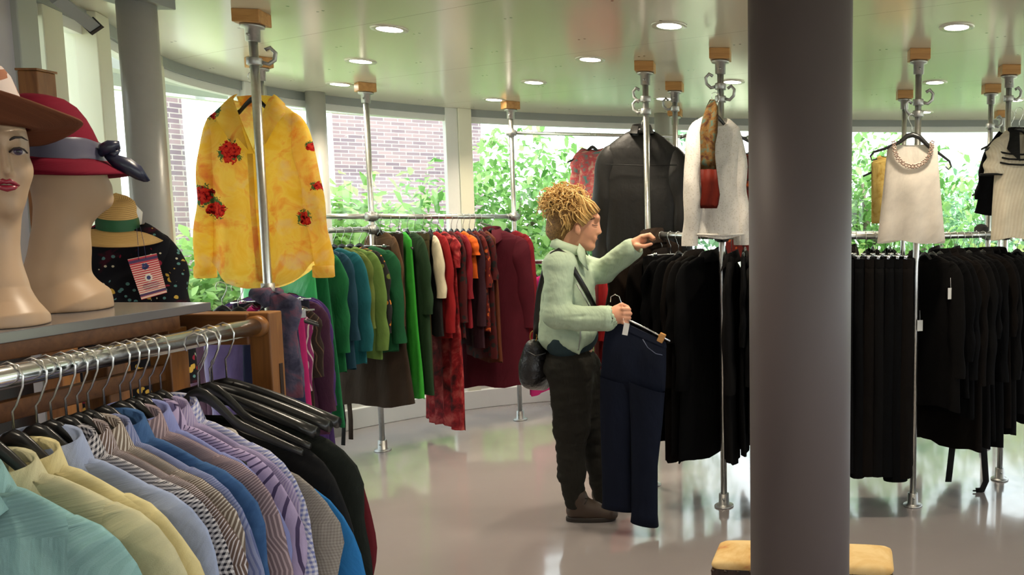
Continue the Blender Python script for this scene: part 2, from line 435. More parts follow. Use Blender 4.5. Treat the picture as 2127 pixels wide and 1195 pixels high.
def foliage(mb, c, rad, n, size, rng, droop=.3):
    for _ in range(n):
        while True:
            q = Vector((rng.uniform(-1, 1), rng.uniform(-1, 1), rng.uniform(-1, 1)))
            if .25 < q.length < 1: break
        p_ = Vector(c) + Vector((q.x * rad[0], q.y * rad[1], q.z * rad[2]))
        yaw = rng.uniform(0, 2 * pi); pt = rng.uniform(-.9, .5) - droop
        d = Vector((cos(yaw) * cos(pt), sin(yaw) * cos(pt), sin(pt))); s = d.cross(Vector((0, 0, 1))).normalized()
        s = (s * cos(.6 * rng.uniform(-1, 1)) + d.cross(s) * sin(.6 * rng.uniform(-1, 1))).normalized(); nn = s.cross(d)
        l = size * rng.uniform(.7, 1.3); w = l * .24
        vs = [p_, p_ + d * l * .35 + s * w + nn * .02, p_ + d * l * .4, p_ + d * l * .35 - s * w + nn * .02, p_ + d * l * .75 + s * w * .7, p_ + d * l * .8, p_ + d * l * .75 - s * w * .7, p_ + d * l]
        mb.add(vs, [(0, 2, 1), (0, 3, 2), (1, 2, 5, 4), (2, 3, 6, 5), (4, 5, 7), (5, 6, 7)], smooth=True)
RNG = random.Random(7)
def tree_proto(name, mat, n, size, rad, h, seed):
    rng = random.Random(seed)
    t_ = thing(name, '', 'tree')
    mb = MB(); mb.tube([(0, 0, 0), (.04, .02, h * .4), (.0, .05, h * .75), (.05, 0, h)], [.07, .055, .04, .02], 8)
    for k in range(6):
        a = rng.uniform(0, 2 * pi); z0 = h * rng.uniform(.3, .8)
        mb.tube([(0, 0, z0), (cos(a) * rad[0] * .4, sin(a) * rad[1] * .4, z0 + rad[2] * .3), (cos(a) * rad[0] * .8, sin(a) * rad[1] * .8, z0 + rad[2] * .35)], [.03, .02, .008], 6)
    mb.build('trunk', M['bark'], t_)
    mb = MB()
    for k in range(7):
        c = (rng.uniform(-.55, .55) * rad[0], rng.uniform(-.55, .55) * rad[1], h * .72 + rng.uniform(-.5, .6) * rad[2])
        foliage(mb, c, (rad[0] * .6, rad[1] * .6, rad[2] * .55), n // 7, size, rng)
    mb.build('foliage', mat, t_); return t_
pA = tree_proto('tree', M['leafA'], 1300, .21, (1.3, 1.1, 1.3), 2.1, 1)
pB = tree_proto('tree', M['leafB'], 3000, .13, (1.5, 1.2, 1.4), 2.0, 2)
pC = tree_proto('tree', M['leafC'], 3400, .115, (1.5, 1.2, 1.5), 2.0, 3)
pD = tree_proto('shrub', M['leafD'], 2600, .11, (1.3, .9, .8), .9, 4)
pE = tree_proto('shrub', M['leafA'], 1700, .14, (1.2, .9, .9), 1.0, 5)
TREES = [  # proto, u, Y, scale, rz, label
 (pA, 700, 8.6, .95, .3, 'light green tree with large drooping leaves just left of the thin rail pole'),
 (pA, 365, 6.9, .72, 2.0, 'light green leafy tree in front of the brick house wall'),
 (pB, 1075, 9.6, 1.0, 1.0, 'mid green tree behind the window right of the cream mullion'),
 (pC, 1290, 9.4, 1.0, 5.1, 'blue-green tree behind the black leather jacket'),
 (pB, 1800, 10.5, 1.1, 3.0, 'mid green tree right of the grey pillar'),
 (pC, 1990, 13.0, .9, 1.9, 'blue-green tree behind the cream sleeveless top'),
 (pC, 2130, 11.5, 1.0, 5.9, 'blue-green tree behind the cream dress with black trim'),
 (pA, 830, 10.6, .55, 4.4, 'small light green tree hanging leaves before the garden brick wall'),
 (pD, 400, 6.9, .9, .5, 'yellow-green shrub below the brick house wall'),
 (pD, 450, 8.4, 1.1, 2.4, 'yellow-green shrub behind the hem of the yellow blouse'),
 (pE, 700, 8.2, .8, 4.0, 'light green shrub low behind the green clothes'),
 (pE, 1040, 8.4, 1.0, 1.1, 'light green shrub low behind the maroon coat'),
 (pE, 1140, 8.8, 1.1, 3.3, 'light green shrub low behind the curly-haired shopper'),
 (pD, 1840, 8.9, 1.0, 5.0, 'yellow-green shrub low behind the cream sleeveless top'),
 (pD, 2030, 8.6, 1.05, 2.9, 'yellow-green shrub left of the cream dress'),
 (pA, 240, 6.4, .6, 1.1, 'light green leafy tree behind the grey steel column'),
]
used = set()
for pr, u, Y, sc, rz, lab in TREES:
    o_ = pr if pr.name not in used else copy_tree(pr)
    used.add(pr.name); o_.location = (XU(u, Y), Y, -.2); o_.rotation_euler = (0, 0, rz); o_.scale = (sc, sc, sc); o_['label'] = lab
    o_['category'] = 'shrub' if pr in (pD, pE) else 'tree'; o_['group'] = 'garden plants outside the windows'

# ------------------------------------------------------------------ ceiling lights
lights_px = [(809, 60, 'right of the wood block above the yellow blouse'), (749, 127, 'above the block of the thin rail pole'), (706, 175, 'over the steel column by the window'),
 (1390, 53, 'nearest left of the grey pillar'), (1226, 123, 'second of the middle row'), (1109, 171, 'above the far end of the green rail'), (1026, 207, 'beside the rail end block near the window'),
 (1521, 170, 'right of the hooks over the white sweater'), (1380, 205, 'beside the pole behind the leather jacket'), (1987, 56, 'nearest right of the grey pillar'), (1942, 171, 'right of the pole over the cream top'),
 (1919, 233, 'beside the lower hook over the cream top'), (2108, 208, 'over the cream dress with black trim')]
fill_lamps = [(-1.9, .3), (.2, .4), (2.3, 1.2), (-1.0, -1.2), (1.2, -1.2), (3.0, -1.5), (-1.0, 2.0)]  # lamps added out of view to give fill light
spots = [(G(u, v, CEIL), 'round recessed ceiling light ' + w) for u, v, w in lights_px] + [(Vector((x, y, CEIL)), 'added unseen ceiling light giving fill over the aisle in front of the racks') for x, y in fill_lamps]
M['lamp'] = emis('lamp_glow', (1, .93, .80), 14); M['lamptrim'] = plain('lamp_trim', (.65, .63, .55), .3, .3)
proto = None
for p_, lab in spots:
    if proto is None:
        t_ = proto = thing('ceiling_light', lab, 'ceiling light', p_, 0, 'recessed ceiling lights')
        mb = MB(); mb.lathe([(.055, -.004), (.078, -.006), (.080, -.001), (.080, .0)], (0, 0, 0), 32, caps=False); mb.lathe([(.055, -.004), (.055, 0)], (0, 0, 0), 32, caps=False); mb.build('trim_ring', M['lamptrim'], t_)
        mb = MB(); mb.lathe([(.0, -.003), (.056, -.003)], (0, 0, 0), 32, caps=False); mb.build('diffuser', M['lamp'], t_)
    else:
        t_ = copy_tree(proto); t_.location = p_; t_['label'] = lab
    ld = bpy.data.lights.new('lamp', 'SPOT'); lo = bpy.data.objects.new('lamp', ld); COL.objects.link(lo); lo.parent = t_; lo.location = (0, 0, -.02)
    ld.energy = 27; ld.spot_size = radians(130); ld.spot_blend = .7; ld.shadow_soft_size = .06; ld.color = (1, .86, .66)

# ------------------------------------------------------------------ clamp poles and rails
POLES = {}
def hook_collar(z, ang, par, r=.017):
    mb = MB(); mb.lathe([(r + .010, -.016), (r + .012, -.012), (r + .012, .012), (r + .010, .016)], (0, 0, z), 20)
    hc = mb.build('hook_collar', M['cast'], par); mb = MB()
    mb.tube([(cos(ang) * (r + .008) * 1, sin(ang) * (r + .008), z), (cos(ang) * .05, sin(ang) * .05, z - .006), (cos(ang) * .072, sin(ang) * .072, z + .014), (cos(ang) * .076, sin(ang) * .076, z + .045), (cos(ang) * .058, sin(ang) * .058, z + .064), (cos(ang) * .040, sin(ang) * .040, z + .052)], .0085, 8)
    mb.build('hook', M['cast'], hc)
def pole(key, u, vtop, Y, label, rz=0, r=.017, hooks=(), u2=None):
    p_ = P(u, vtop, Y); x = p_.x if u2 is None else (p_.x + P(u2[0], u2[1], Y).x) / 2
    t_ = thing('clamp_pole', label, 'pole', (x, Y, 0), 0, 'floor to ceiling clamp poles'); POLES[key] = Vector((x, Y, 0))
    mb = MB(); mb.lathe([(r, .01), (r, CEIL - .06)], (0, 0, 0), 20); mb.build('tube', M['galv'], t_)
    mb = MB(); mb.box((0, 0, CEIL - .027), (.105, .105, .054), rz); mb.build('ceiling_block', M['woodblock'], t_, bevel=.003)
    mb = MB(); mb.lathe([(r + .002, CEIL - .125), (r + .010, CEIL - .122), (r + .011, CEIL - .072), (.044, CEIL - .068), (.046, CEIL - .055)], (0, 0, 0), 24)
    cf = mb.build('ceiling_flange', M['cast'], t_); mb = MB(); mb.tube([(0, -r - .004, CEIL - .10), (0, -r - .018, CEIL - .10)], .006, 8); mb.build('set_screw', M['cast'], cf)
    mb = MB(); mb.lathe([(.052, 0), (.052, .006), (.046, .010), (r + .012, .014), (r + .010, .07), (r + .002, .072)], (0, 0, 0), 24)
    ff = mb.build('floor_flange', M['cast'], t_); mb = MB(); mb.tube([(0, -r - .004, .05), (0, -r - .02, .05)], .006, 8); mb.build('set_screw', M['cast'], ff)
    for z, a in hooks: hook_collar(z, a, t_, r)
    return t_
def zat(v, Y): return P(PX, v, Y).z
pole('A', 522, 38, 3.35, 'steel clamp pole standing in front of the yellow floral blouse', .15, hooks=((zat(128, 3.35), .6),), u2=(560, 640))
pole('B', 538, 128, 4.29, 'steel clamp pole hidden behind the yellow floral blouse', .9)
pole('C', 757, 182, 5.10, 'steel clamp pole at the joint of the green and red rails', .75, u2=(797, 940))
pole('D', 1058, 213, 5.90, 'steel clamp pole at the far end behind the maroon coat', .75, u2=(1083, 876))
pole('E', 1340, 139, 4.42, 'steel clamp pole in front of the black leather jacket', .05, hooks=((zat(206, 4.42), pi - .3), (zat(232, 4.42), pi - .2)))
pole('Fp', 1403, 178, 5.07, 'steel clamp pole right of the leather jacket with one hook', 0, hooks=((zat(226, 5.07), pi),), u2=(1410, 945))
pole('G', 1493, 111, 4.09, 'steel clamp pole behind the white sweater and scarf', 0, hooks=((zat(180, 4.09), pi), (zat(206, 4.09), -.3)), u2=(1507, 1065))
pole('H', 1402, 228, 6.30, 'thin far clamp pole just behind the hooked pole near the window', 0)
pole('I', 1905, 113, 4.10, 'steel clamp pole carrying the cream sleeveless top', 0, hooks=((zat(213, 4.1), 0), (zat(237, 4.1), pi + .4)), u2=(1899, 1063))
pole('J', 1879, 193, 5.40, 'steel clamp pole behind the cream sleeveless top and mustard garment', 0)
pole('K', 2059, 181, 5.16, 'steel clamp pole left of the cream dress', 0, hooks=((zat(262, 5.16), 0),))
pole('L', 2097, 143, 4.52, 'steel clamp pole carrying the cream dress with black trim', 0, hooks=((zat(205, 4.52), .2),), u2=(2075, 1015))
pole('N', 2082, 238, 6.40, 'thin far clamp pole hidden by the cream dress near the window', 0)
def rail(label, a, b, z, r=.017, over=.03, mat='galv', group='steel clothes rails'):
    a = Vector((a[0], a[1], z)); b = Vector((b[0], b[1], z)); d = (b - a).normalized()
    t_ = thing('clothes_rail', label, 'rail', a, 0, group)
    mb = MB(); mb.tube([-d * over, b - a + d * over], r, 16); mb.build('tube', M[mat], t_)
    for q in (Vector((0, 0, 0)), b - a):
        mb = MB(); mb.tube([q - d * .035, q + d * .035], r + .009, 14); mb.lathe([(r + .009, -.03), (r + .009, .03)], q, 14); mb.build('clamp', M['cast'], t_)
    return (a, b)
p = POLES
Z_R1, Z_R2, Z_R3, Z_BL = zat(450, 5.5), 1.475, 1.24, 1.455
R1 = rail('steel clothes rail of red and green clothes by the curved window', p['C'], p['D'], Z_R1)
R1b = rail('empty steel rail from the joint pole towards the steel column', p['C'], (-3.25, 4.95), Z_R1)
R2 = rail('steel clothes rail of green clothes running towards the yellow blouse', p['B'], p['C'], Z_R2)
R3 = rail('low steel clothes rail of purple clothes behind the wooden rack', p['A'], p['B'], Z_R3)
R4 = rail('high thin steel rail crossing before the windows above the shopper', p['D'], (XU(1560, 6.3, 288), 6.3), zat(276, 5.9), .013)
R5 = rail('low steel rail of pink clothes behind the shopper', p['D'], (XU(1330, 6.35), 6.35), zat(545, 5.95), .017)
RA = rail('steel clothes rail of black clothes beside the shopper', p['E'], p['G'], Z_BL)
RB = rail('steel clothes rail of black clothes passing behind the grey pillar', p['G'], p['I'], Z_BL)
RC = rail('steel clothes rail of black coats right of the cream top', p['I'], p['L'], Z_BL)
RD = rail('steel clothes rail end leaving past the cream dress', p['L'], (p['L'].x + .75, p['L'].y + .55, 0), Z_BL)
RE = rail('rear steel rail behind the black clothes', p['Fp'], p['J'], zat(486, 5.3))
RF = rail('rear steel rail right part behind the black coats', p['J'], p['K'], zat(488, 5.3))
# ------------------------------------------------------------------ hangers
def hook_mb(r=.022, zn=-.10):
    mb = MB()
    mb.tube([(0, 0, zn), (0, 0, -.055), (.007, 0, -.046), (r * .9, 0, -r * .75), (r, 0, 0), (r * .7, 0, r * .72), (0, 0, r), (-r * .72, 0, r * .7), (-r, 0, 0), (-r * .8, 0, -r * .6)], .0017, 6)
    return mb
def hanger_proto(kind):
    t_ = thing('coat_hanger', '', 'hanger')
    hook_mb().build('hook', M['wire'], t_)
    mb = MB(); rings = []
    if kind == 'plastic':
        for i in range(25):
            x = -.19 + .38 * i / 24; a = abs(x) / .19
            ax_ = abs(x); z = -.096 - .053 * sstep(ax_ / .075) - .064 * max(0, (ax_ - .05) / .14); h = .014 * (1 - .5 * a); w = .0065 - .001 * a
            rings.append([(x + 0, w * cos(q), z + h * sin(q)) for q in [2 * pi * k / 10 for k in range(10)]])
        mb.loft(rings, True, True, True); mb.build('shoulder_bar', M['blackpl'], t_)
    elif kind == 'wide':
        for i in range(17):
            x = -.225 + .45 * i / 16; a = abs(x) / .225
            z = -.110 - .085 * a ** 1.3; h = .015 * (1 - .2 * a); w = .008 + .006 * a * a
            rings.append([(x, w * cos(q) + .012 * a * a, z + h * sin(q)) for q in [2 * pi * k / 12 for k in range(12)]])
        mb.loft(rings, True, True, True); mb.build('shoulder_bar', M['blackpl'], t_)
    else:
        mb.tube([(-.17, 0, -.105), (.17, 0, -.105)], .004, 8); mb.build('bar', M['chrome'], t_)
        for sx_ in (-1, 1):
            mb = MB(); mb.box((sx_ * .12, 0, -.118), (.028, .014, .04)); mb.tube([(sx_ * .12, -.014, -.10), (sx_ * .12, .014, -.10)], .006, 8); mb.build('clip', M['chrome'], t_)
    return t_
HPROTO = {}
def hanger(kind, loc, rz, label, group):
    if kind not in HPROTO: HPROTO[kind] = o_ = hanger_proto(kind)
    else: o_ = copy_tree(HPROTO[kind])
    o_.location = loc; o_.rotation_euler = (0, 0, rz); o_['label'] = label; o_['group'] = group
    return o_

# ------------------------------------------------------------------ garments
def lerp(a, b, s): return a + (b - a) * s
def sstep(s): s = max(0, min(1, s)); return s * s * (3 - 2 * s)
def body_mb(ws, drop, L, hem, t, fold, seed, neck=.075, ztop=-.10, nf=5, hemwave=.01, taper=0, waist=None, nth=36, nrow=20, hemcurve=0, vneck=.03, vsh=0):
    rng = random.Random(seed); ph = [rng.uniform(0, 6.3) for _ in range(6)]; fr = [rng.uniform(.8, 1.25) for _ in range(4)]
    rings = []
    rows = [(-drop * s, 0) for s in (0, .12, .3, .5, .7, .88, 1.0)] + [(-drop - (L - drop) * (j / nrow) ** .9, j / nrow) for j in range(1, nrow + 1)]
    for z, s in rows:
        if z >= -drop - 1e-9:
            k = -z / drop if drop > 0 else 1
            w = lerp(neck, ws, k ** .8); th = lerp(.016, t * .62, k ** .7); A = 0
        else:
            w = lerp(ws * 1.0, hem, s)
            if waist: w -= (ws + hem) / 2 * waist * math.exp(-((s - .45) / .18) ** 2)
            th = t * lerp(.62, 1.0, sstep(s * 2.2)); A = fold * sstep(s * 1.3)
        ring = []
        for i in range(nth):
            q = 2 * pi * i / nth
            cx = cos(q); sy = sin(q)
            x = w * math.copysign(abs(cx) ** .75, cx); y = th * math.copysign(abs(sy) ** .8, sy)
            side = 1 if sy > 0 else -1
            y += A * abs(sy) * sin(nf * 2 * pi * fr[0 if side > 0 else 1] * (x / .5) + ph[0 if side > 0 else 1] + .8 * s)
            y += A * .5 * sin(3.1 * s * 2 + ph[2] + x * 5) * s
            zz = z
            if s > .999 or s > .9: zz += hemwave * sin(x * 22 + ph[3] + (0 if side > 0 else 1.5)) * (s - .9) * 10
            if hemcurve: zz += hemcurve * (abs(x) / max(w, 1e-4)) ** 2.2 * s ** 3 - (.03 * hemcurve if side > 0 else 0)
            if abs(x) < neck and vneck:
                dpt = vneck if side < 0 else .012
                zz = min(zz, -dpt * ((1 - abs(x) / neck) if vsh and side < 0 else sqrt(max(0, 1 - (x / neck) ** 2))))
            ring.append((x, y, ztop + zz))
        rings.append(ring)
    mb = MB(); mb.loft(rings, True); return mb
def sleeve_mb(sgn, ws, drop, Ls, rx0=.062, rx1=.045, ry=.03, ztop=-.10, out=.035, fwd=0, seed=0, cuff=.0, nth=16, nrow=14):
    rng = random.Random(seed * 7 + 3 + int(sgn)); ph = rng.uniform(0, 6); rings = []
    cap_ = min(.26, .13 / Ls); cuts = [0, .06 * cap_, .2 * cap_, .42 * cap_, .7 * cap_, cap_] + [cap_ + (1 - cap_) * j / nrow for j in range(1, nrow + 1)]
    for s in cuts:
        k = sqrt(max(0, 1 - (1 - min(1, s / cap_)) ** 2))
        cx = lerp(ws - .022, ws - .018 + out, s ** .8); z = -drop + .008 - Ls * s
        rx = lerp(.008, rx0, k) if s < cap_ else lerp(rx0, rx1, (s - cap_) / (1 - cap_))
        r_y = lerp(.006, ry * (.6 + .4 * sstep(s / .45)), k)
        cx -= (rx0 - rx) * .35
        if cuff and s > .93: rx *= .9
        ring = []
        for i in range(nth):
            q = 2 * pi * i / nth
            wob = 1 + .10 * sin(7 * s * 2 + ph + q) * k + .05 * sin(19 * s + ph * 2 + 2 * q) * k
            ring.append((sgn * (cx + rx * cos(q) * wob), fwd * s * s + r_y * sin(q) * wob - .2 * ry * sin(3 * s + ph), ztop + z + .02 * (1 - k) - (abs(cos(q)) * .0)))
        rings.append(ring)
    mb = MB(); mb.loft(rings, True, flip=(sgn < 0), cap0=True); return mb
def collar_mb(neck, h=.035, fall=.055, point=.03, ztop=-.10, open_=.5, depth=.032):
    mb = MB(); rows = [[], [], [], []]; n = 25
    for i in range(n):
        q = -pi / 2 + open_ * .5 + (2 * pi - open_) * i / (n - 1)
        f_ = 0.5 - 0.5 * sin(q)          # 1 at front (-y), 0 at back
        e = min(1, min(i, n - 1 - i) / 5.0)
        x, y = cos(q), sin(q)
        rx, ry = neck * .92, depth
        lo = -.030 * f_
        rows[0].append((x * rx * 1.02, y * ry * 1.0 - .004 * f_, ztop + lo - .01))
        rows[1].append((x * rx * .88, y * ry * .9, ztop + lo + h))
        rows[2].append((x * rx * .95, y * ry * 1.15, ztop + lo + h + .002))
        rows[3].append((x * rx * 1.28 + (0), y * ry * 1.75 - .012 * f_, ztop + lo + h - fall - point * f_ * (1 - e)))
    mb.loft(rows, False); return mb
GN = [0]
def garment(name, label, cat, mat, at, rz, group=None, ws=.205, drop=.055, L=.7, hem=.225, t=.03, fold=.008, sleeve=0, smat=None, collar=None, cmat=None, buttons=0, btmat=None,
            neck=.075, nf=5, rx=(.062, .045), ry=None, out=.03, ztop=-.10, seed=None, hang='plastic', hgroup=None, short='', hemwave=.01, waist=None, tagz=None, hemcurve=0, fwd=0, sl_both=True, cuff=0, hlabel=None, dx=0, vneck=.03, vsh=0):
    GN[0] += 1; seed = GN[0] if seed is None else seed
    at = Vector(at) + Vector((cos(rz), sin(rz), 0)) * dx
    o_ = thing(name, label, cat, at, rz, group)
    b_ = body_mb(ws, drop, L, hem, t, fold, seed, neck, ztop, nf, hemwave, 0, waist, hemcurve=hemcurve, vneck=vneck, vsh=vsh).build('body', mat, o_)
    if sleeve:
        for s_ in (1, -1): sleeve_mb(s_, ws, drop, sleeve, rx[0], rx[1], ry or t * .9, ztop, out, fwd, seed, cuff).build('sleeve', smat or mat, o_)
    if collar: collar_mb(neck, *collar, ztop=ztop, depth=max(.024, t * .85)).build('collar', cmat or mat, o_)
    for k in range(buttons):
        z = ztop - drop - .05 - k * .085; mb = MB(); mb.lathe([(0, -.002), (.0055, -.0015), (.006, 0), (.0055, .002), (0, .002)], (0, 0, 0), 10, caps=False)
        bo = mb.build('button', btmat or M['tagwhite'], o_); bo.location = (.012, -t - .008, z); bo.rotation_euler = (pi / 2, 0, 0)
    if tagz is not None:
        mb = MB(); mb.box((0, 0, -.03), (.03, .002, .052)); mb.tube([(0, 0, 0), (0, .004, .03)], .0008, 4); p_ = mb.build('price_tag', M['tagwhite'], o_); p_.location = tagz
    if hang: hanger(hang, at, rz, hlabel or ('black hanger holding the ' + (short or label)), hgroup or 'hangers on the clothes rails')
    return o_
def trousers(name, label, cat, mat, at, rz, group=None, w=.19, L=1.0, t=.02, fold=.006, hem=.15, short='', hlabel=None, hgroup=None, seed=None, flare=0):
    GN[0] += 1; seed = seed or GN[0]
    o_ = thing(name, label, cat, at, rz, group)
    mb = MB(); rings = []; rng = random.Random(seed); ph = rng.uniform(0, 6)
    for j in range(18):
        s = j / 17; ww = lerp(w, hem, s) + flare * s * s; A = fold * sstep(s * 2)
        rings.append([(ww * cos(q), (t + .3 * t * s) * math.copysign(abs(sin(q)) ** .7, sin(q)) + A * sin(q) * sin(ww * cos(q) * 40 + ph) + .5 * A * sin(5 * s + ph), -.12 - L * s + (.012 * sin(cos(q) * 4 + ph) if j == 17 else 0)) for q in [2 * pi * k / 30 for k in range(30)]])
    mb.loft(rings, True, True); mb.build('body', mat, o_)
    mb = MB(); rings = []
    for z in (-.112, -.155): rings.append([(w * 1.01 * cos(q), (t + .003) * math.copysign(abs(sin(q)) ** .7, sin(q)), z) for q in [2 * pi * k / 24 for k in range(24)]])
    mb.loft(rings, True); mb.build('waistband', mat, o_)
    hanger('clip', at, rz, hlabel or 'clip hanger holding the ' + (short or label), hgroup or 'hangers on the clothes rails')
    return o_
def on_rail(R, s, jit=0):
    a, b = R; d = (b - a).normalized(); p_ = a.lerp(b, s)
    return p_, atan2(d.y, d.x) - pi / 2 + jit      # local +x = right of travel, local -y = back towards a

# ------------------------------------------------------------------ front rack
RX = -1.2; RZ = P(0, 775, 1.2).z
YE = 1.735
FR = thing('wooden_clothes_rack', 'varnished wooden rack end frame with slotted post carrying the chrome rail', 'clothes rack', (RX, YE, 0))
ux = lambda u: XU(u, YE, 700) - RX
ztop = P(560, 650, YE).z
mb = MB(); mb.box((ux(539), 0.0225, ztop / 2), (ux(561) - ux(517), .045, ztop)); po = mb.build('post', M['rackwood'], FR, bevel=.003)
mb = MB(); mb.box((ux(561) - .0035, .030, ztop / 2 - .05), (.010, .011, ztop - .14)); mb.build('slot', M['darkwood'], FR)
mb = MB(); mb.box((ux(350), 0.02, ztop - .037), (ux(520) - ux(180), .055, .070)); mb.build('crossbar', M['rackwood_h'], FR, bevel=.003)
mb = MB(); mb.box((ux(200), .02, ztop / 2 - .04), (.06, .06, ztop - .08)); mb.build('post', M['rackwood'], FR, bevel=.003)
mb = MB(); mb.box((ux(360), .02, .03), (ux(577) - ux(160), .4, .06)); mb.build('foot', M['rackwood_h'], FR, bevel=.004)
ra = Vector((RX, .55, RZ)); rb = Vector((RX, YE - .01, RZ))
t_ = thing('clothes_rail', 'thick shiny chrome rail full of shirts in front of the wooden post', 'rail', ra)
mb = MB(); mb.tube([(0, 0, 0), rb - ra], .0185, 24); mb.build('tube', M['chrome'], t_)
mb = MB(); mb.lathe([(.018, -.01), (.024, -.008), (.024, .008), (.018, .01)], (0, 0, 0), 20); q = mb.build('end_socket', M['rackwood'], t_); q.location = rb - ra; q.rotation_euler = (pi / 2, 0, 0)

SH = {}
def sh(k, *a, **kw): SH[k] = fabric(k, *a, **kw); return SH[k]
sh('teal_cotton', hx('#97c4c6'), 'stripe', hx('#8fbcbd'), per=.03, duty=.5, wr=.7)
sh('cream_cotton', hx('#d6d1ab'), wr=.6); sh('pale_yellow_cotton', hx('#e6d9a4'), wr=.5)
sh('steel_blue_cotton', hx('#aab8da'), wr=.6)
sh('navy_gingham', hx('#23232f'), 'check', hx('#d9d6dc'), per=.009)
sh('brown_white_stripe', hx('#d8d2da'), 'stripe', hx('#6e5b55'), per=.0066, duty=.66)
sh('beige_stripe', hx('#d6cfc8'), 'stripe', hx('#7b6d62'), per=.008, duty=.6)
sh('slate_blue_stripe', hx('#6a75a5'), 'stripe', hx('#8d96bd'), per=.009, duty=.6)
sh('denim_chambray', hx('#3a5f92'), 'blotch', hx('#43699c'), per=25, wr=.5)
sh('pink_brown_stripe', hx('#bca7ae'), 'stripe', hx('#84727a'), per=.008, duty=.6)
sh('periwinkle_cotton', hx('#8b93cc'), wr=.4)
sh('lavender_pinstripe', hx('#a896c0'), 'pinstripe2', hx('#54486c'), per=.028, duty=.93, col3=hx('#b9a9cf'))
sh('lilac_fine_stripe', hx('#b7abcb'), 'stripe', hx('#9a8eb6'), per=.006)
sh('lilac_gingham', hx('#7d86c0'), 'check', hx('#e3e2ee'), per=.0095)
sh('grey_waffle', hx('#a9a29c'), 'check', hx('#8d867f'), per=.006, wr=.8)
sh('white_collar_knit', hx('#d6d0c8'), wr=.3)
sh('bright_blue_knit', hx('#2f7fc4'), wr=.5); sh('black_wool', (.012, .012, .013), wr=.5, rough=.8); sh('black_green_wool', (.016, .02, .016), wr=.5)
sh('dark_red_wool', hx('#6b1c26'), wr=.4)
CH = 'clothes hanging on the chrome rail'
front = [  # Y, mat, label, kind
 (1.085, 'teal_cotton', 'shirt', 'teal shirt with faint stripes, lowest and nearest on the chrome rail', dict(collar=(.035, .05, .03))),
 (1.135, 'cream_cotton', 'shirt', 'cream shirt jacket hanging right behind the teal shirt', dict(collar=(.03, .05, .03), ws=.222)),
 (1.175, 'pale_yellow_cotton', 'shirt', 'pale yellow shirt with large pointed collar behind the cream one', dict(collar=(.035, .075, .05), buttons=5)),
 (1.212, 'steel_blue_cotton', 'shirt', 'plain grey-blue shirt with standing collar in front of the gingham one', dict(collar=(.045, .062, .03))),
 (1.236, 'navy_gingham', 'shirt', 'black and white gingham shirt behind the grey-blue one', dict(collar=(.04, .055, .03), ws=.215)),
 (1.262, 'brown_white_stripe', 'shirt', 'white shirt with fine brown stripes behind the gingham one', dict(collar=(.042, .06, .03))),
 (1.283, 'beige_stripe', 'shirt', 'beige striped shirt squeezed between brown and slate stripes', dict(collar=(.045, .05, .02), ws=.2)),
 (1.303, 'slate_blue_stripe', 'shirt', 'slate blue striped shirt before the denim one', dict(collar=(.04, .055, .02))),
 (1.333, 'denim_chambray', 'shirt', 'mid blue denim shirt with wide collar', dict(collar=(.042, .06, .03))),
 (1.366, 'pink_brown_stripe', 'shirt', 'pinkish brown striped shirt behind the denim one', dict(collar=(.042, .06, .03))),
 (1.388, 'periwinkle_cotton', 'shirt', 'plain periwinkle shirt showing mostly its collar', dict(collar=(.045, .055, .02), ws=.2)),
 (1.408, 'lavender_pinstripe', 'shirt', 'lavender shirt with dark pinstripes', dict(collar=(.042, .06, .03))),
 (1.430, 'lilac_fine_stripe', 'shirt', 'pale lilac fine striped shirt before the lilac gingham one', dict(collar=(.042, .055, .02), ws=.2)),
 (1.455, 'lilac_gingham', 'shirt', 'lilac and white gingham shirt', dict(collar=(.042, .06, .03))),
 (1.475, 'grey_waffle', 'polo shirt', 'grey waffle knit polo shirt with a plain white collar', dict(collar=(.03, .045, .02), cm='white_collar_knit', dz=-.06, ws=.185, dx=.055)),
 (1.520, 'bright_blue_knit', 'sweater', 'bright blue sweater hanging low behind the grey polo', dict(dz=-.10, ws=.2, dx=.045, out=.10)),
 (1.550, 'black_wool', 'jacket', 'black jacket on a wide black hanger behind the blue sweater', dict(dz=-.03, hang='wide', ws=.225)),
 (1.585, 'black_green_wool', 'coat', 'greenish black coat behind the black jacket on the chrome rail', dict(dz=-.02, hang='wide', ws=.235)),
 (1.625, 'dark_red_wool', 'coat', 'dark red coat last on the chrome rail beside the wooden post', dict(dz=-.035, hang='wide', ws=.225)),
]
for k, (Y, mk, kind, lab, kw) in enumerate(front):
    dz = kw.get('dz', 0)
    garment(kind.replace(' ', '_'), lab, kind, SH[mk], (RX, Y, RZ), .03 * sin(k * 2.3), CH, ws=kw.get('ws', .21), drop=.075, L=.80, hem=.24, t=.012 if k > 2 else .02, fold=.004, sleeve=.58,
            rx=(.075, .05), ry=.013 if k > 2 else .02, out=kw.get('out', .045), dx=kw.get('dx', 0), collar=kw.get('collar'), cmat=SH[kw['cm']] if 'cm' in kw else None, buttons=kw.get('buttons', 0), ztop=-.138 + dz, seed=k + 11,
            hang=kw.get('hang', 'plastic'), hgroup='hangers on the chrome rail', hlabel=('wide' if 'hang' in kw else 'slim') + ' black hanger carrying the ' + lab.split(' behind')[0].split(' hanging')[0].split(',')[0].split(' before')[0].split(' in front')[0].split(' squeezed')[0].split(' showing')[0].split(' last')[0].split(' on a')[0], nf=3, cuff=1)

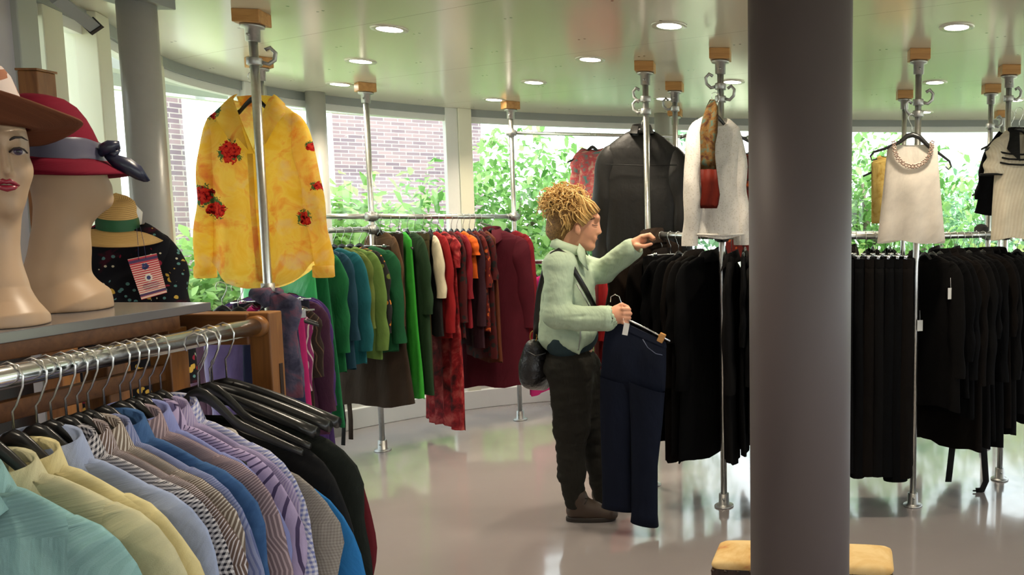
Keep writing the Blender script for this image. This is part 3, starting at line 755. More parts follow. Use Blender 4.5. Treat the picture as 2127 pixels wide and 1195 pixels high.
# ------------------------------------------------------------------ shelving unit with grey top
SXR = -1.288; STOP = P(438, 628, 1.72).z; SFAR = G(438, 628, STOP).y; SXR = G(438, 628, STOP).x
sh_ = thing('shelf_unit', 'wooden display shelf unit with grey laminate top under the mannequin heads', 'shelf', (SXR - .2, 1.2, 0))
loc = lambda x, y, z: (x - (SXR - .2), y - 1.2, z)
mb = MB(); mb.box(loc(SXR - .20, SFAR / 2 + .3, STOP - .0095), (.40, SFAR - .6, .019)); mb.build('top', M['shelf'], sh_, bevel=.0015)
mb = MB(); mb.box(loc(SXR - .03, SFAR / 2 + .28, STOP - .019 - .016), (.03, SFAR - .7, .030)); mb.build('rail', M['rackwood_h'], sh_, bevel=.002)
mb = MB(); mb.box(loc(SXR - .06, SFAR - .05, (STOP - .05) / 2), (.045, .05, STOP - .05)); mb.build('post', M['rackwood'], sh_, bevel=.002)
mb = MB(); mb.box(loc(SXR - .06, 1.08, (STOP - .05) / 2), (.045, .05, STOP - .05)); mb.build('post', M['rackwood'], sh_, bevel=.002)
mb = MB(); mb.box(loc(SXR - .06, 1.38, 1.22), (.02, .55, .035)); mb.build('rail', M['rackwood_h'], sh_, bevel=.002)
mb = MB(); mb.box(loc(SXR - .37, SFAR / 2 + .3, STOP / 2), (.02, SFAR - .7, STOP - .06)); mb.build('back_panel', M['darkwood'], sh_)
# tall wooden post behind the hats
pw = thing('wooden_post', 'short square wooden post rising behind the mannequin in the brown hat', 'post', (XU(78, 2.2, 180), 2.2, 0))
mb = MB(); zt = P(78, 150, 2.2).z; mb.box((0, 0, zt / 2), (.055, .055, zt)); mb.build('upright', M['rackwood'], pw, bevel=.003)
mb = MB(); mb.box((0, 0, zt + .003), (.06, .06, .006)); mb.build('cap', M['rackwood'], pw)
# ------------------------------------------------------------------ rails of coloured clothes
def fb(k, *a, **kw): return fabric(k, *a, **kw)
emerald = fb('emerald_knit', hx('#0c6239')); teal = fb('teal_wool', hx('#135d66')); olive = fb('olive_linen', hx('#56652a')); moss = fb('moss_green_linen', hx('#5f7c3a'))
dkgreen = fb('dark_green_wool', hx('#0b4f2c')); satin = fb('green_satin', hx('#27a85a'), rough=.35, spec=.6); navyt = fb('dark_teal_cotton', hx('#123a4d'))
blkfl = fb('black_orange_floral', (.012, .012, .012), 'spots', hx('#c77b2b'), per=14, duty=.22, col3=hx('#5d6b2a'))
brownd = fb('dark_brown_wool', hx('#33251a')); cord = fb('brown_corduroy', hx('#5d4226'), 'stripe', hx('#4a341e'), per=.007)
brtgreen = fb('bright_green_jersey', hx('#319a2d')); forest = fb('forest_green_wool', hx('#1f3a20')); khaki = fb('khaki_brown_cotton', hx('#4a4126'))
creamk = fb('cream_jersey', hx('#d9cdb0')); blackc = fb('black_cotton', (.012, .012, .012)); red = fb('bright_red_knit', hx('#8f1015')); 
tied = fb('red_tie_dye', hx('#38080b'), 'blotch', hx('#8f151d'), per=9, col3=hx('#b8534e')); redblk = fb('dark_red_black_print', hx('#45090d'), 'spots', (.012, .01, .01), per=20, duty=.35)
redpr = fb('red_brown_print', hx('#5e140e'), 'spots', hx('#27100c'), per=26, duty=.3, col3=hx('#b8531f')); orange = fb('orange_jersey', hx('#e0641c'))
navm = fb('dark_plum_knit', hx('#2f0f1c')); rust = fb('rust_brown_wool', hx('#59270f')); maroon = fb('maroon_wool_coat', hx('#4f1220'), wr=.35, spec=.15); crim = fb('crimson_jersey', hx('#7c0f1e'))
lilac = fb('lilac_satin', hx('#8878bd'), rough=.4, spec=.5); mauve = fb('mauve_cotton', hx('#7a5a72')); magenta = fb('magenta_jersey', hx('#b0206a'))
strm = fb('magenta_white_streaks', hx('#7a1f5c'), 'stripe', hx('#b9b0b0'), per=.03, duty=.25); fringe = fb('brown_streaked_knit', hx('#241611'), 'stripe', hx('#5b4636'), per=.04, duty=.14)
purple = fb('purple_jersey', hx('#3d2263')); dpurple = fb('deep_purple_jersey', hx('#331a54')); plum = fb('plum_wool', hx('#3b1733')); navy = fb('navy_cotton', hx('#232a4c')); hotp = fb('hot_pink_jersey', hx('#c22a78'))
CG, CR_, CP = 'clothes on the green rail', 'clothes on the red rail', 'clothes on the low purple rail'
def hang_on(R, s, name, cat, mat, label, group, rzj=0, fn=garment, **kw):
    p_, a = on_rail(R, s, rzj); kw.setdefault('short', label.split(' behind')[0].split(' beside')[0].split(' under')[0].split(' on the')[0].split(' near')[0].split(' between')[0]); return fn(name, label, cat, mat, p_, a, group, hgroup='hangers on the clothes rails', **kw)
h = hang_on
h(R2, .06, 'blouse', 'blouse', satin, 'shiny green blouse near the yellow blouse hem', CG, .1, L=.55)
h(R2, .17, 'dress', 'dress', emerald, 'long emerald green dress, nearest on the green rail', CG, .1, L=1.02, hem=.27, fold=.014)
h(R2, .29, 'cardigan', 'cardigan', fb('green_cardigan', hx('#0f6236')), 'emerald green cardigan behind the long emerald dress', CG, .05, L=.72, sleeve=.56)
h(R2, .40, 'top', 'top', navyt, 'dark teal top between green cardigan and teal jacket', CG, 0, L=.72, sleeve=.5)
h(R2, .50, 'jacket', 'jacket', teal, 'teal wool jacket with long sleeves on the green rail', CG, .05, L=.70, sleeve=.58, ws=.215, smat=None)
h(R2, .58, 'cardigan', 'cardigan', olive, 'olive cardigan behind the teal jacket', CG, 0, L=.6, sleeve=.45)
h(R2, .66, 'jacket', 'jacket', moss, 'moss green linen jacket on the green rail', CG, .1, L=.7, sleeve=.6, ws=.215)
h(R2, .75, 'blouse', 'blouse', blkfl, 'black blouse with orange flowers between moss and dark green jackets', CG, 0, L=.66, sleeve=.5)
h(R2, .85, 'jacket', 'jacket', dkgreen, 'dark green wool jacket with wide sleeves', CG, .12, L=.68, sleeve=.58, ws=.22, t=.04)
sk = h(R2, .93, 'skirt', 'skirt', brownd, 'long dark brown skirt with dangling belt under the dark green jacket', CG, .1, fn=trousers, w=.17, L=1.03, hem=.27, t=.03, fold=.014)
mb = MB(); mb.tube([(-.21, -.02, -1.10), (-.20, -.02, -1.25), (-.215, -.02, -1.42)], .014, 8, flat=.15); mb.build('belt_end', blackc, sk)
mb = MB(); mb.tube([(-.16, -.02, -1.10), (-.155, -.02, -1.25), (-.16, -.02, -1.38)], .016, 8, flat=.15); mb.build('belt_end', brownd, sk)
h(R1, .05, 'jacket', 'jacket', cord, 'brown corduroy jacket beside the bright green dress', CR_, 0, L=.6, sleeve=.56, ws=.215)
h(R1, .11, 'trousers', 'trousers', brownd, 'dark brown folded trousers between corduroy jacket and green dress', CR_, 0, fn=trousers, w=.17, L=.95)
h(R1, .165, 'dress', 'dress', brtgreen, 'bright green sleeveless dress on the red rail', CR_, 0, L=1.1, ws=.17, hem=.24, fold=.012)
h(R1, .22, 'dress', 'dress', forest, 'forest green long dress behind the bright green one', CR_, .05, L=1.1, sleeve=.5, hem=.25)
h(R1, .27, 'trousers', 'trousers', khaki, 'khaki brown trousers between forest dress and cream top', CR_, 0, fn=trousers, w=.19, L=1.02)
h(R1, .325, 'top', 'top', blackc, 'black top with cream sleeves on the red rail', CR_, 0, L=.7, sleeve=.40, smat=creamk)
h(R1, .375, 'cardigan', 'cardigan', red, 'bright red cardigan with long sleeves', CR_, 0, L=.72, sleeve=.64, ws=.215)
h(R1, .425, 'dress', 'dress', tied, 'long red tie-dye dress almost reaching the floor', CR_, .05, L=1.37, hem=.25, fold=.014, sleeve=.2)
h(R1, .475, 'jacket', 'jacket', redblk, 'dark red jacket with black print behind the tie-dye dress', CR_, 0, L=.74, sleeve=.58)
h(R1, .52, 'blouse', 'blouse', crim, 'crimson blouse between dark red jacket and orange top', CR_, 0, L=.68, sleeve=.42)
h(R1, .56, 'top', 'top', orange, 'orange top showing only at its shoulder', CR_, .1, L=.34, sleeve=.12, ws=.19)
h(R1, .605, 'cardigan', 'cardigan', navm, 'dark plum cardigan behind the orange top', CR_, 0, L=.82, sleeve=.62)
h(R1, .65, 'blouse', 'blouse', redpr, 'red and brown printed blouse left of the rust dress', CR_, 0, L=.72, sleeve=.35)
h(R1, .69, 'dress', 'dress', redblk, 'dark red dress with black print beside the rust dress', CR_, .04, L=.92, sleeve=.3)
h(R1, .735, 'dress', 'dress', rust, 'rust brown dress just left of the maroon coat', CR_, 0, L=.95, ws=.19)
mc = h(R1, .82, 'coat', 'coat', maroon, 'large maroon wool coat with collar facing the room', CR_, .75, L=1.16, sleeve=.66, ws=.23, hem=.27, t=.06, collar=(.03, .07, .05), nf=2, drop=.07, rx=(.075, .066), out=.05, tagz=None)
mb = MB(); mb.box((0, 0, 0), (.03, .003, .04)); q = mb.build('neck_label', M['tagwhite'], mc); q.location = (0, .03, -.13)
for k in range(5):
    mb = MB(); mb.lathe([(0, -.003), (.012, -.002), (.012, .002), (0, .003)], (0, 0, 0), 12, caps=False); q = mb.build('button', navm, mc); q.location = (.01, -.066, -.26 - .13 * k); q.rotation_euler = (pi / 2, 0, 0)
h(R1, .94, 'dress', 'dress', crim, 'crimson sleeved dress behind the maroon coat', CR_, .3, L=.82, sleeve=.6)
# low purple rail
h(R3, .07, 'skirt', 'skirt', navy, 'navy skirt clipped low beside the wooden post', CP, .1, fn=trousers, w=.10, L=.5, hem=.12)
h(R3, .16, 'blouse', 'blouse', lilac, 'lilac satin blouse seen under the wooden crossbar', CP, -.2, L=.62, sleeve=.5, ws=.10, hem=.1, dx=-.12, out=.0)
h(R3, .24, 'cardigan', 'cardigan', mauve, 'mauve cardigan seen under the wooden crossbar', CP, -.3, L=.6, sleeve=.5, ws=.11, hem=.1, dx=-.19, out=.01)
h(R3, .32, 'top', 'top', magenta, 'magenta top beside the wooden post on the purple rail', CP, .1, L=.72, ws=.13, hem=.15)
h(R3, .41, 'blouse', 'blouse', strm, 'magenta and white streaked blouse on the purple rail', CP, .1, L=.62, sleeve=.4, ws=.12, hem=.11, out=.01)
h(R3, .50, 'top', 'top', fringe, 'dark brown streaked top on the purple rail', CP, .05, L=.8, sleeve=.35, ws=.155, hem=.16)
h(R3, .59, 'skirt', 'skirt', fb('black_blue_cotton', hx('#16182a')), 'blackish blue skirt on a clip hanger above the purple dress', CP, .1, fn=trousers, w=.16, L=.6)
h(R3, .67, 'cardigan', 'cardigan', plum, 'plum cardigan on the purple rail', CP, .1, L=.75, sleeve=.58)
h(R3, .76, 'dress', 'dress', purple, 'purple jersey dress on the low rail', CP, .15, L=.86, sleeve=.6, ws=.215)
h(R3, .86, 'dress', 'dress', dpurple, 'deep purple dress behind the lighter purple one', CP, .15, L=.92, sleeve=.6, ws=.22, hem=.26)
h(R3, .95, 'dress', 'dress', navm, 'dark plum dress last on the low purple rail', CP, .1, L=.98, sleeve=.5)
# pink rail behind the shopper
CK = 'clothes on the low pink rail'
h(R5, .14, 'top', 'top', hotp, 'hot pink top behind the maroon coat', CK, -.9, L=.66, sleeve=.5)
h(R5, .24, 'dress', 'dress', magenta, 'magenta dress ending above the floor behind the shopper', CK, -.9, L=.9, sleeve=.4)
h(R5, .34, 'cardigan', 'cardigan', blackc, 'black cardigan behind the shopper on the pink rail', CK, -.9, L=.7, sleeve=.5)
h(R5, .52, 'top', 'top', crim, 'crimson top hidden behind the shopper on the pink rail', CK, 0, L=.8, sleeve=.4)
h(R5, .66, 'dress', 'dress', red, 'bright red dress behind the shopper on the pink rail', CK, 0, L=.85, sleeve=.3)
a_ = P(1228, 282, 5.97)
flo = fb('coral_teal_floral', hx('#d9b9a6'), 'blotch', hx('#d8525c'), per=16, col3=hx('#5c9c98'))
garment('blouse', 'coral and teal patterned blouse hanging high behind the leather jacket', 'blouse', flo, (a_.x, 6.0, zat(279, 6.0)), .1, None, L=.40, ws=.13, hem=.12, sleeve=.3, t=.02, rx=(.045, .035), short='coral and teal patterned blouse', hlabel='black hanger high on the thin rail holding the patterned blouse')
a_ = P(1562, 288, 6.25)
garment('dress', 'red patterned dress hanging high just left of the grey pillar', 'dress', redpr, (a_.x, 6.27, zat(288, 6.25)), .2, None, L=.85, ws=.18, sleeve=.4, short='red patterned dress beside the grey pillar')
sR = .43; pR = R4[0].lerp(R4[1], sR); xr = XU(1268, 6.0); sR = (xr - R4[0].x) / (R4[1].x - R4[0].x); pR = R4[0].lerp(R4[1], sR)
garment('dress', 'long plain red dress hanging high, mostly hidden by the leather jacket', 'dress', red, pR, .0, None, L=1.5, ws=.10, hem=.13, drop=.04, short='long plain red dress')
# rails of black clothes
BW = fb('black_wool_cloth', (.006, .006, .0065), spec=.04, rough=.95); BC = fb('black_crepe', (.005, .005, .0055), spec=.06, rough=.9); BV = fb('black_faded_cotton', (.009, .0085, .0085), spec=.04, rough=.95); BB = fb('black_brown_wool', (.010, .008, .007), spec=.04, rough=.95)
SHEAR = fb('dark_brown_suede', hx('#2e231b'), wr=.8, spec=.1); SEQ = fb('black_sequins_painted_glints', (.01, .01, .01), 'spots', (.5, .48, .45), per=60, duty=.22, rough=.4)  # pale spots put the sparkle of the sequins into the colour
ORD = ['first', 'second', 'third', 'fourth', 'fifth', 'sixth', 'seventh', 'eighth', 'ninth', 'tenth', 'eleventh', 'twelfth', 'thirteenth', 'fourteenth', 'fifteenth', 'sixteenth', 'seventeenth', 'eighteenth']
def blacks(R, ss, where, grp, kinds, Ls, jit=0, skip=()):
    for k, s in enumerate(ss):
        kd = kinds[k % len(kinds)]; mt = (BW, BC, BV, BB)[(k * 3 + len(where)) % 4]; lab = 'black %s, %s from the left on the rail %s' % (kd, ORD[k], where); L = Ls[k % len(Ls)]
        hl = 'clip' if kd in ('trousers', 'skirt') else 'black'
        hlab = '%s hanger %s from the left on the rail %s' % (hl, ORD[k], where)
        if kd in ('trousers', 'skirt'): hang_on(R, s, kd, kd, mt, lab, grp, jit, fn=trousers, w=.19, L=L, t=.052, fold=.010, hem=.20 if kd == 'trousers' else .25, hlabel=hlab)
        else: hang_on(R, s, kd, kd, mt, lab, grp, jit + .05 * sin(k * 2.1), L=L, sleeve={'coat': .64, 'jacket': .6, 'cardigan': .58, 'dress': .4, 'blouse': .5}[kd], ws=.215, hem=.25, t=.035 if kd in ('coat', 'jacket') else .022, collar=(.03, .06, .04) if kd in ('coat', 'jacket') else None, hlabel=hlab, fold=.010)
h(RA, .06, 'jacket', 'jacket', SHEAR, 'dark brown suede jacket at the left end of the black clothes', 'black clothes on the round rack', -.1, L=.6, sleeve=.55, ws=.23, t=.06, collar=(.06, .08, .05), ztop=-.02, fwd=0, rx=(.085, .06))
blacks(RA, [.20, .32, .43, .54, .65, .76, .86], 'in front of the shopper', 'black clothes on the round rack', ['jacket', 'trousers', 'dress', 'cardigan', 'coat', 'dress', 'coat'], [.85, 1.0, 1.02, .8, 1.08, 1.05, 1.07])
blacks(RB, [.05, .11, .17, .23, .30, .37, .44, .51, .58, .64, .69, .74, .79, .84, .885, .925], 'behind the grey pillar', 'black clothes behind the pillar', ['coat', 'dress', 'jacket', 'dress', 'coat', 'dress', 'cardigan', 'dress', 'trousers', 'trousers', 'trousers', 'trousers', 'trousers', 'trousers', 'trousers', 'trousers'], [1.05, 1.0, .9, 1.0, 1.0, 1.05, .9, 1.1, 1.12, 1.1, 1.13, 1.1, 1.12, 1.1, 1.14, 1.11])
blacks(RC, [.09, .17, .25, .33, .41, .49, .57, .65, .73, .81, .89], 'right of the cream top', 'black coats right of the cream top', ['cardigan', 'blouse', 'jacket', 'coat', 'coat', 'dress', 'coat', 'dress', 'coat', 'jacket', 'coat'], [.8, .75, .85, 1.05, 1.04, 1.0, 1.06, .95, 1.0, .9, .95], .1)
sq = on_rail(RD, .12, .2)
garment('dress', 'black sequined dress with painted glints below the cream dress', 'dress', SEQ, sq[0], sq[1], 'black clothes on the round rack', L=1.0, ws=.2, hem=.25, short='black sequined dress')
blacks(RD, [.25, .38, .5], 'below the cream dress', 'black clothes below the cream dress', ['dress', 'coat', 'dress'], [.95, 1.0, .95], .2)
blacks(RE, [.08, .18, .29, .40, .52, .64, .76, .86, .94], 'at the rear of the black rack', 'black clothes on the rear rail', ['dress', 'jacket', 'dress', 'trousers', 'blouse', 'dress', 'jacket', 'dress', 'cardigan'], [1.0, .75, .95, 1.0, .8, 1.0, .8, .95, .85])
blacks(RF, [.15, .38, .62, .85], 'behind the black coats', 'black clothes on the rear rail', ['dress', 'jacket', 'coat', 'dress'], [1.0, .8, 1.0, .9])
# loose belts and price tags
def belt(label, pts):
    p0 = Vector(pts[0]); t_ = thing('fabric_belt', label, 'belt', p0); mb = MB(); mb.tube([Vector(q) - p0 for q in pts], .018, 8, flat=.12); mb.build('strap', blackc, t_)
    mb = MB(); mb.tube([Vector(pts[-1]) - p0 + Vector((0, 0, .004)), Vector(pts[-1]) - p0 - Vector((0, 0, .004))], .018, 8, flat=.14); mb.build('tip', blackc, t_)
belt('black fabric belt hanging straight under the black coats', [P(1980, 850, 4.2), P(1978, 930, 4.2), P(1970, 1000, 4.2)])
belt('black fabric belt with curled end dragging under the black coats', [P(2043, 850, 4.3), P(2044, 940, 4.3), P(2048, 1000, 4.3), P(2040, 1018, 4.3), P(2027, 1020, 4.3)])
def tagcard(label, u, v, Y):
    p_ = P(u, v, Y); t_ = thing('price_tag', label, 'price tag', p_, .3); mb = MB(); mb.box((0, 0, -.03), (.032, .002, .058)); mb.build('card', M['tagwhite'], t_)
    mb = MB(); mb.tube([(0, 0, -.003), (.003, .01, .05)], .0009, 5); mb.build('string', M['tagwhite'], t_)
tagcard('white price tag on the black coats, upper of the two', 1975, 598, 3.98)
tagcard('white price tag low beside the pole under the cream top', 1911, 665, 4.078)

# ------------------------------------------------------------------ garments on display
# yellow floral blouse
t = NT('yellow_floral_chiffon'); vec, u_, v_ = t.uv(); ob = t.obj()
f, _ = t.noise(ob, 8, 5, .6, .8); c = t.ramp(f, [(.36, hx('#f6d75c')), (.5, hx('#fbe680')), (.62, hx('#f5bd62')), (.72, hx('#ee9a62'))])
f2, _ = t.noise(t.map(ob, loc=(4, 2, 1)), 9, 3); c = t.mix(t.ramp(f2, [(.58, (0, 0, 0)), (.72, (.55, .55, .55))]), c, hx('#ecdcd2'))
so = t.node('ShaderNodeSeparateXYZ'); t.l.new(ob, so.inputs[0])
nz, _ = t.noise(ob, 30, 4, .6); pet, _ = t.noise(ob, 70, 3)
for (sx_, sz_, r_) in ((-.165, -.15, .035), (-.10, -.33, .042), (-.225, -.52, .040), (-.17, -.58, .038), (.20, -.62, .030), (.245, -.30, .018), (.255, -.48, .016)):
    a = t.math('SUBTRACT', so.outputs[0], sx_); b = t.math('SUBTRACT', so.outputs[2], sz_)
    d = t.math('SQRT', t.math('ADD', t.math('MULTIPLY', a, a), t.math('MULTIPLY', b, b)))
    d = t.math('ADD', d, t.math('MULTIPLY', t.math('SUBTRACT', nz, .5), .09))
    c = t.mix(t.math('MULTIPLY', t.math('LESS_THAN', d, r_ * 1.5), t.math('GREATER_THAN', nz, .53)), c, hx('#4d7a55'))
    c = t.mix(t.math('LESS_THAN', d, r_), c, t.ramp(pet, [(.38, hx('#4e0f14')), (.47, hx('#c0202a')), (.6, hx('#d8453a'))]))
t.base(c); t.rough(.75, 0, .2); h1, _ = t.noise(t.map(vec, (1, .25, 1)), 16, 4); t.bump(h1, .5, .02)
tr = t.node('ShaderNodeBsdfTranslucent'); mx = t.node('ShaderNodeMixShader'); mx.inputs[0].default_value = .62; t.l.new(c, tr.inputs[0])
t.l.new(t.b.outputs[0], mx.inputs[1]); t.l.new(tr.outputs[0], mx.inputs[2]); t.l.new(mx.outputs[0], t.out.inputs[0]); YEL = t.m
by = 3.50; bz = P(545, 207, by).z
bl_ = garment('blouse', 'yellow floral chiffon blouse with red roses hung on a pole hook', 'blouse', YEL, (XU(543, by), by, bz + .10), .06, None, ws=.205, drop=.085, L=.84, hem=.222, t=.04, fold=.018, sleeve=.70, rx=(.046, .040), ry=.038, out=.075, neck=.085, nf=4, vneck=.24, vsh=1, hemcurve=.13, hang='plastic', short='yellow floral chiffon blouse', seed=5, cuff=1)
mb = MB(); mb.tube([(-.005, -.046, -.34), (.0, -.056, -.6), (.01, -.056, -.9)], .012, 8, flat=.2); mb.build('placket', YEL, bl_)
for sg in (-1, 1):
    mb = MB(); mb.loft([[(sg * .078, .012, -.075), (sg * .082, .0, -.080), (sg * .075, -.022, -.10), (sg * .045, -.040, -.185), (sg * .01, -.046, -.325)], [(sg * .088, .016, -.082), (sg * .100, .0, -.090), (sg * .105, -.030, -.115), (sg * .090, -.052, -.19), (sg * .05, -.056, -.27)], [(sg * .115, .02, -.112), (sg * .130, .0, -.118), (sg * .150, -.040, -.165), (sg * .125, -.056, -.205), (sg * .07, -.060, -.30)]], False); mb.build('collar', YEL, bl_, solid=.002)
mb = MB(); mb.loft([[(x, y, z) for x, y, z in ((-.08, .010, -.085), (-.04, .026, -.078), (0, .03, -.076), (.04, .026, -.078), (.08, .010, -.085))], [(x, y, z) for x, y, z in ((-.075, .02, -.125), (-.04, .036, -.128), (0, .04, -.13), (.04, .036, -.128), (.075, .02, -.125))]], False); mb.build('collar_stand', YEL, bl_, solid=.002)
for sg in (-1, 1):
    mb = MB(); mb.lathe([(.040, 0), (.046, .004), (.045, .05), (.040, .055)], (0, 0, 0), 16, caps=False, sy=.8); q = mb.build('cuff', YEL, bl_); q.location = (sg * .256, 0, -.888)
mb = MB(); 
for k in range(7): mb.tube([(0.0 + .004 * cos(a_), .0, .022 + k * .016 + .009 * sin(a_)) for a_ in [2 * pi * i / 10 for i in range(11)]], .0018, 5)
ch_ = thing('chain', 'short steel chain from the pole collar to the yellow blouse hanger', 'chain', (XU(543, by), by, bz + .10)); mb.build('links', M['wire'], ch_)
# black leather jacket
t = NT('black_leather'); f, _ = t.noise(t.obj(), 40, 4); t.base((.008, .0075, .007)); t.rough(.5, 0, .3); f2, _ = t.noise(t.map(t.obj(), (1, 1, .5)), 7, 4); t.bump(t.math('ADD', f2, t.math('MULTIPLY', f, .15)), .5, .02); LEA = t.m
jy = 4.56; jz = P(1335, 262, jy).z
j_ = garment('jacket', 'black leather jacket seen from the back hanging on a pole', 'jacket', LEA, (XU(1336, jy), jy, jz + .075), .12, None, ws=.215, drop=.11, L=.72, hem=.225, t=.07, fold=.010, sleeve=.70, rx=(.07, .055), ry=.06, out=.045, neck=.06, nf=2, collar=(.045, .045, .0), short='black leather jacket', seed=9)
mb = MB(); mb.tube([(-.2, -.066, -.30), (0, -.076, -.305), (.2, -.066, -.30)], .0025, 6); mb.build('yoke_seam', LEA, j_)
# white lace sweater + scarf
WHI = fb('white_lace_knit', hx('#f7f1e8'), 'spots', hx('#e6ded0'), per=90, duty=.3, wr=.7, transl=.2)
sy_ = 3.96; sz_ = P(1488, 243, sy_).z
s_ = garment('sweater', 'white lace knit sweater hanging under a patterned scarf', 'sweater', WHI, (XU(1488, sy_), sy_, sz_ + .10), .55, None, ws=.135, drop=.05, L=.60, hem=.135, t=.05, fold=.010, vneck=.05, sleeve=.60, rx=(.048, .038), ry=.045, out=.03, neck=.065, nf=3, short='white lace knit sweater', seed=21, waist=.05)
mb = MB(); mb.tube([(-.13, -.05, -.685), (0, -.062, -.69), (.13, -.05, -.685)], .006, 6); mb.build('hem_band', WHI, s_)
def scarf(name, label, path, widths, mats, split, flat=.35):
    p0 = Vector(path[0]); o_ = thing(name, label, 'scarf', p0); pts = [Vector(q) - p0 for q in path]
    n = len(pts); k = int(n * split)
    def seg(i0, i1, mat, nm):
        mb = MB(); rings = []
        for j in range(i0, i1):
            w = widths[j]; rings.append([(pts[j].x + w * cos(q) * (1 + .12 * sin(3 * q + j)), pts[j].y + w * flat * sin(q) + .006 * sin(4 * q + j * .7), pts[j].z) for q in [2 * pi * m / 20 for m in range(20)]])
        mb.loft(rings, True, True, True); mb.build(nm, mat, o_)
    if k < n: seg(0, k + 1, mats[0], 'folded_cloth'); seg(k, n, mats[1], 'end_band')
    else: seg(0, n, mats[0], 'folded_cloth')
    return o_
SC1 = fb('mustard_teal_red_print', hx('#3f1c0c'), 'blotch', hx('#66491c'), per=34, col3=hx('#3f5a50')); SC1b = fb('brick_red_silk', hx('#5c190d'), rough=.6, spec=.1)
pth = [P(u, v, 3.86) for u, v in [(1480, 207), (1478, 222), (1474, 245), (1472, 275), (1471, 300), (1472, 330), (1472, 352), (1473, 380), (1474, 405), (1473, 425), (1473, 433)]]
scarf('scarf', 'mustard and teal patterned scarf with brick red end over the white sweater', pth, [.012, .028, .038, .042, .036, .036, .038, .042, .046, .044, .040], (SC1, SC1b), .6)
pth = [P(u, v, 3.86) for u, v in [(1488, 210), (1491, 235), (1494, 270), (1495, 310), (1492, 350), (1492, 385), (1489, 410), (1488, 420)]]
SC2 = fb('grey_violet_print', hx('#3c3d55'), 'blotch', hx('#5b5870'), per=14, col3=hx('#8a5a6e'))
pth = [P(u, v, 3.24) for u, v in [(566, 606), (575, 612), (590, 625), (596, 650), (594, 690), (598, 730), (603, 770), (605, 800), (606, 826)]]
scarf('scarf', 'grey and violet scarf knotted on the steel pole behind the wooden post', pth, [.02, .045, .06, .06, .05, .05, .052, .05, .045], (SC2, SC2), 1.1, .5)
sc = [o for o in COL.objects if o.name.startswith('scarf') and o.type == 'EMPTY'][-1]
kc = P(566, 632, 3.35) - sc.location
mb = MB(); mb.tube([(POLES['A'].x - sc.location.x + .036 * cos(a_), POLES['A'].y - sc.location.y + .036 * sin(a_), kc.z + .03 + .02 * sin(2 * a_)) for a_ in [2 * pi * i / 20 for i in range(21)]], .022, 8); mb.tube([(kc.x - .0, -.02, kc.z + .06), (kc.x + .05, -.01, kc.z + .05), (kc.x + .07, -.0, kc.z + .01)], [.02, .04, .03], 10); mb.build('knot', SC2, sc)
# cream sleeveless top with flower trim
CRE = fb('cream_chiffon', hx('#fdf4e8'), wr=.5, transl=.4)
cy = 3.97; cz = P(1895, 300, cy).z
c_ = garment('top', 'cream sleeveless chiffon top with beaded flower neckline', 'top', CRE, (XU(1893, cy), cy, cz + .11), -.06, None, ws=.125, drop=.02, L=.50, hem=.172, t=.035, fold=.011, neck=.088, nf=4, vneck=.11, hang=None, seed=33)
hp = lambda u, v, y=0: tuple(P(u, v, cy + y) - P(1893, 280, cy))
h_ = thing('coat_hanger', 'black shaped hanger with looped ends holding the cream sleeveless top', 'hanger', P(1893, 280, cy))
mb = MB(); mb.tube([hp(*q) for q in ((1822, 330), (1811, 333), (1808, 325), (1815, 316), (1838, 309), (1868, 296), (1884, 283), (1896, 280), (1910, 285), (1930, 305), (1955, 322), (1972, 335), (1976, 346), (1970, 352), (1964, 346))], [.004, .004, .005, .006, .007, .010, .013, .014, .013, .010, .007, .006, .005, .004, .004], 8); mb.build('shoulder_bar', M['blackpl'], h_)
mb = MB(); mb.tube([hp(*q) for q in ((1894, 279), (1894, 262), (1889, 252), (1886, 244), (1891, 236), (1898, 238))], .002, 6); mb.build('hook', M['wire'], h_)
BEAD = plain('dusky_beads', hx('#8d7466'), .5)
mb = MB(); rng = random.Random(3)
for k in range(19):
    q = pi * (1.0 + k / 18.0); x = .095 * cos(q); z = -.105 + .118 * sin(q)
    for m_ in range(5):
        a_ = 2 * pi * m_ / 5 + k; mb.lathe([(0, -.004), (.0055, -.002), (.0055, .002), (0, .004)], (x + .008 * cos(a_), -.036 - .006 * abs(sin(q)), z + .008 * sin(a_)), 7, caps=False)
mb.build('flower_trim', BEAD, c_)
MUS = fb('mustard_print', hx('#a8873a'), 'blotch', hx('#c2a65c'), per=18)
garment('top', 'mustard patterned top half hidden behind the cream sleeveless top', 'top', MUS, (XU(1850, 5.3), 5.3, P(1850, 300, 5.3).z), .0, None, ws=.135, hem=.13, L=.45, t=.03, ztop=-.07, short='mustard patterned top')
# cream dress with black trim
CDR = fb('cream_pleated_silk', hx('#fbf0d8'), 'stripe', hx('#f4e7cc'), per=.02, wr=.6, transl=.2)
dy = 4.34; dz_ = P(2112, 262, dy).z
d_ = garment('dress', 'cream dress with black collar and three black chest bands', 'dress', CDR, (XU(2112, dy), dy, dz_ + .08), .08, None, ws=.125, drop=.06, L=.60, hem=.145, t=.05, fold=.012, sleeve=.19, rx=(.056, .058), ry=.05, out=.03, neck=.068, nf=6, collar=(.02, .10, .07), cmat=blackc, short='cream dress with black collar', seed=44)
for k in range(3):
    z = -.235 - k * .028; mb = MB(); mb.tube([(-.115, -.036, z + .010), (-.07, -.050, z), (0, -.056, z - .004), (.07, -.050, z), (.115, -.036, z + .010)], .005, 6, flat=.6); mb.build('chest_band', blackc, d_)
for sg in (-1, 1):
    mb = MB(); mb.tube([(sg * .150 + .062 * cos(a_), .052 * sin(a_), -.345) for a_ in [2 * pi * i / 20 for i in range(21)]], .006, 6); mb.build('sleeve_trim', blackc, d_)
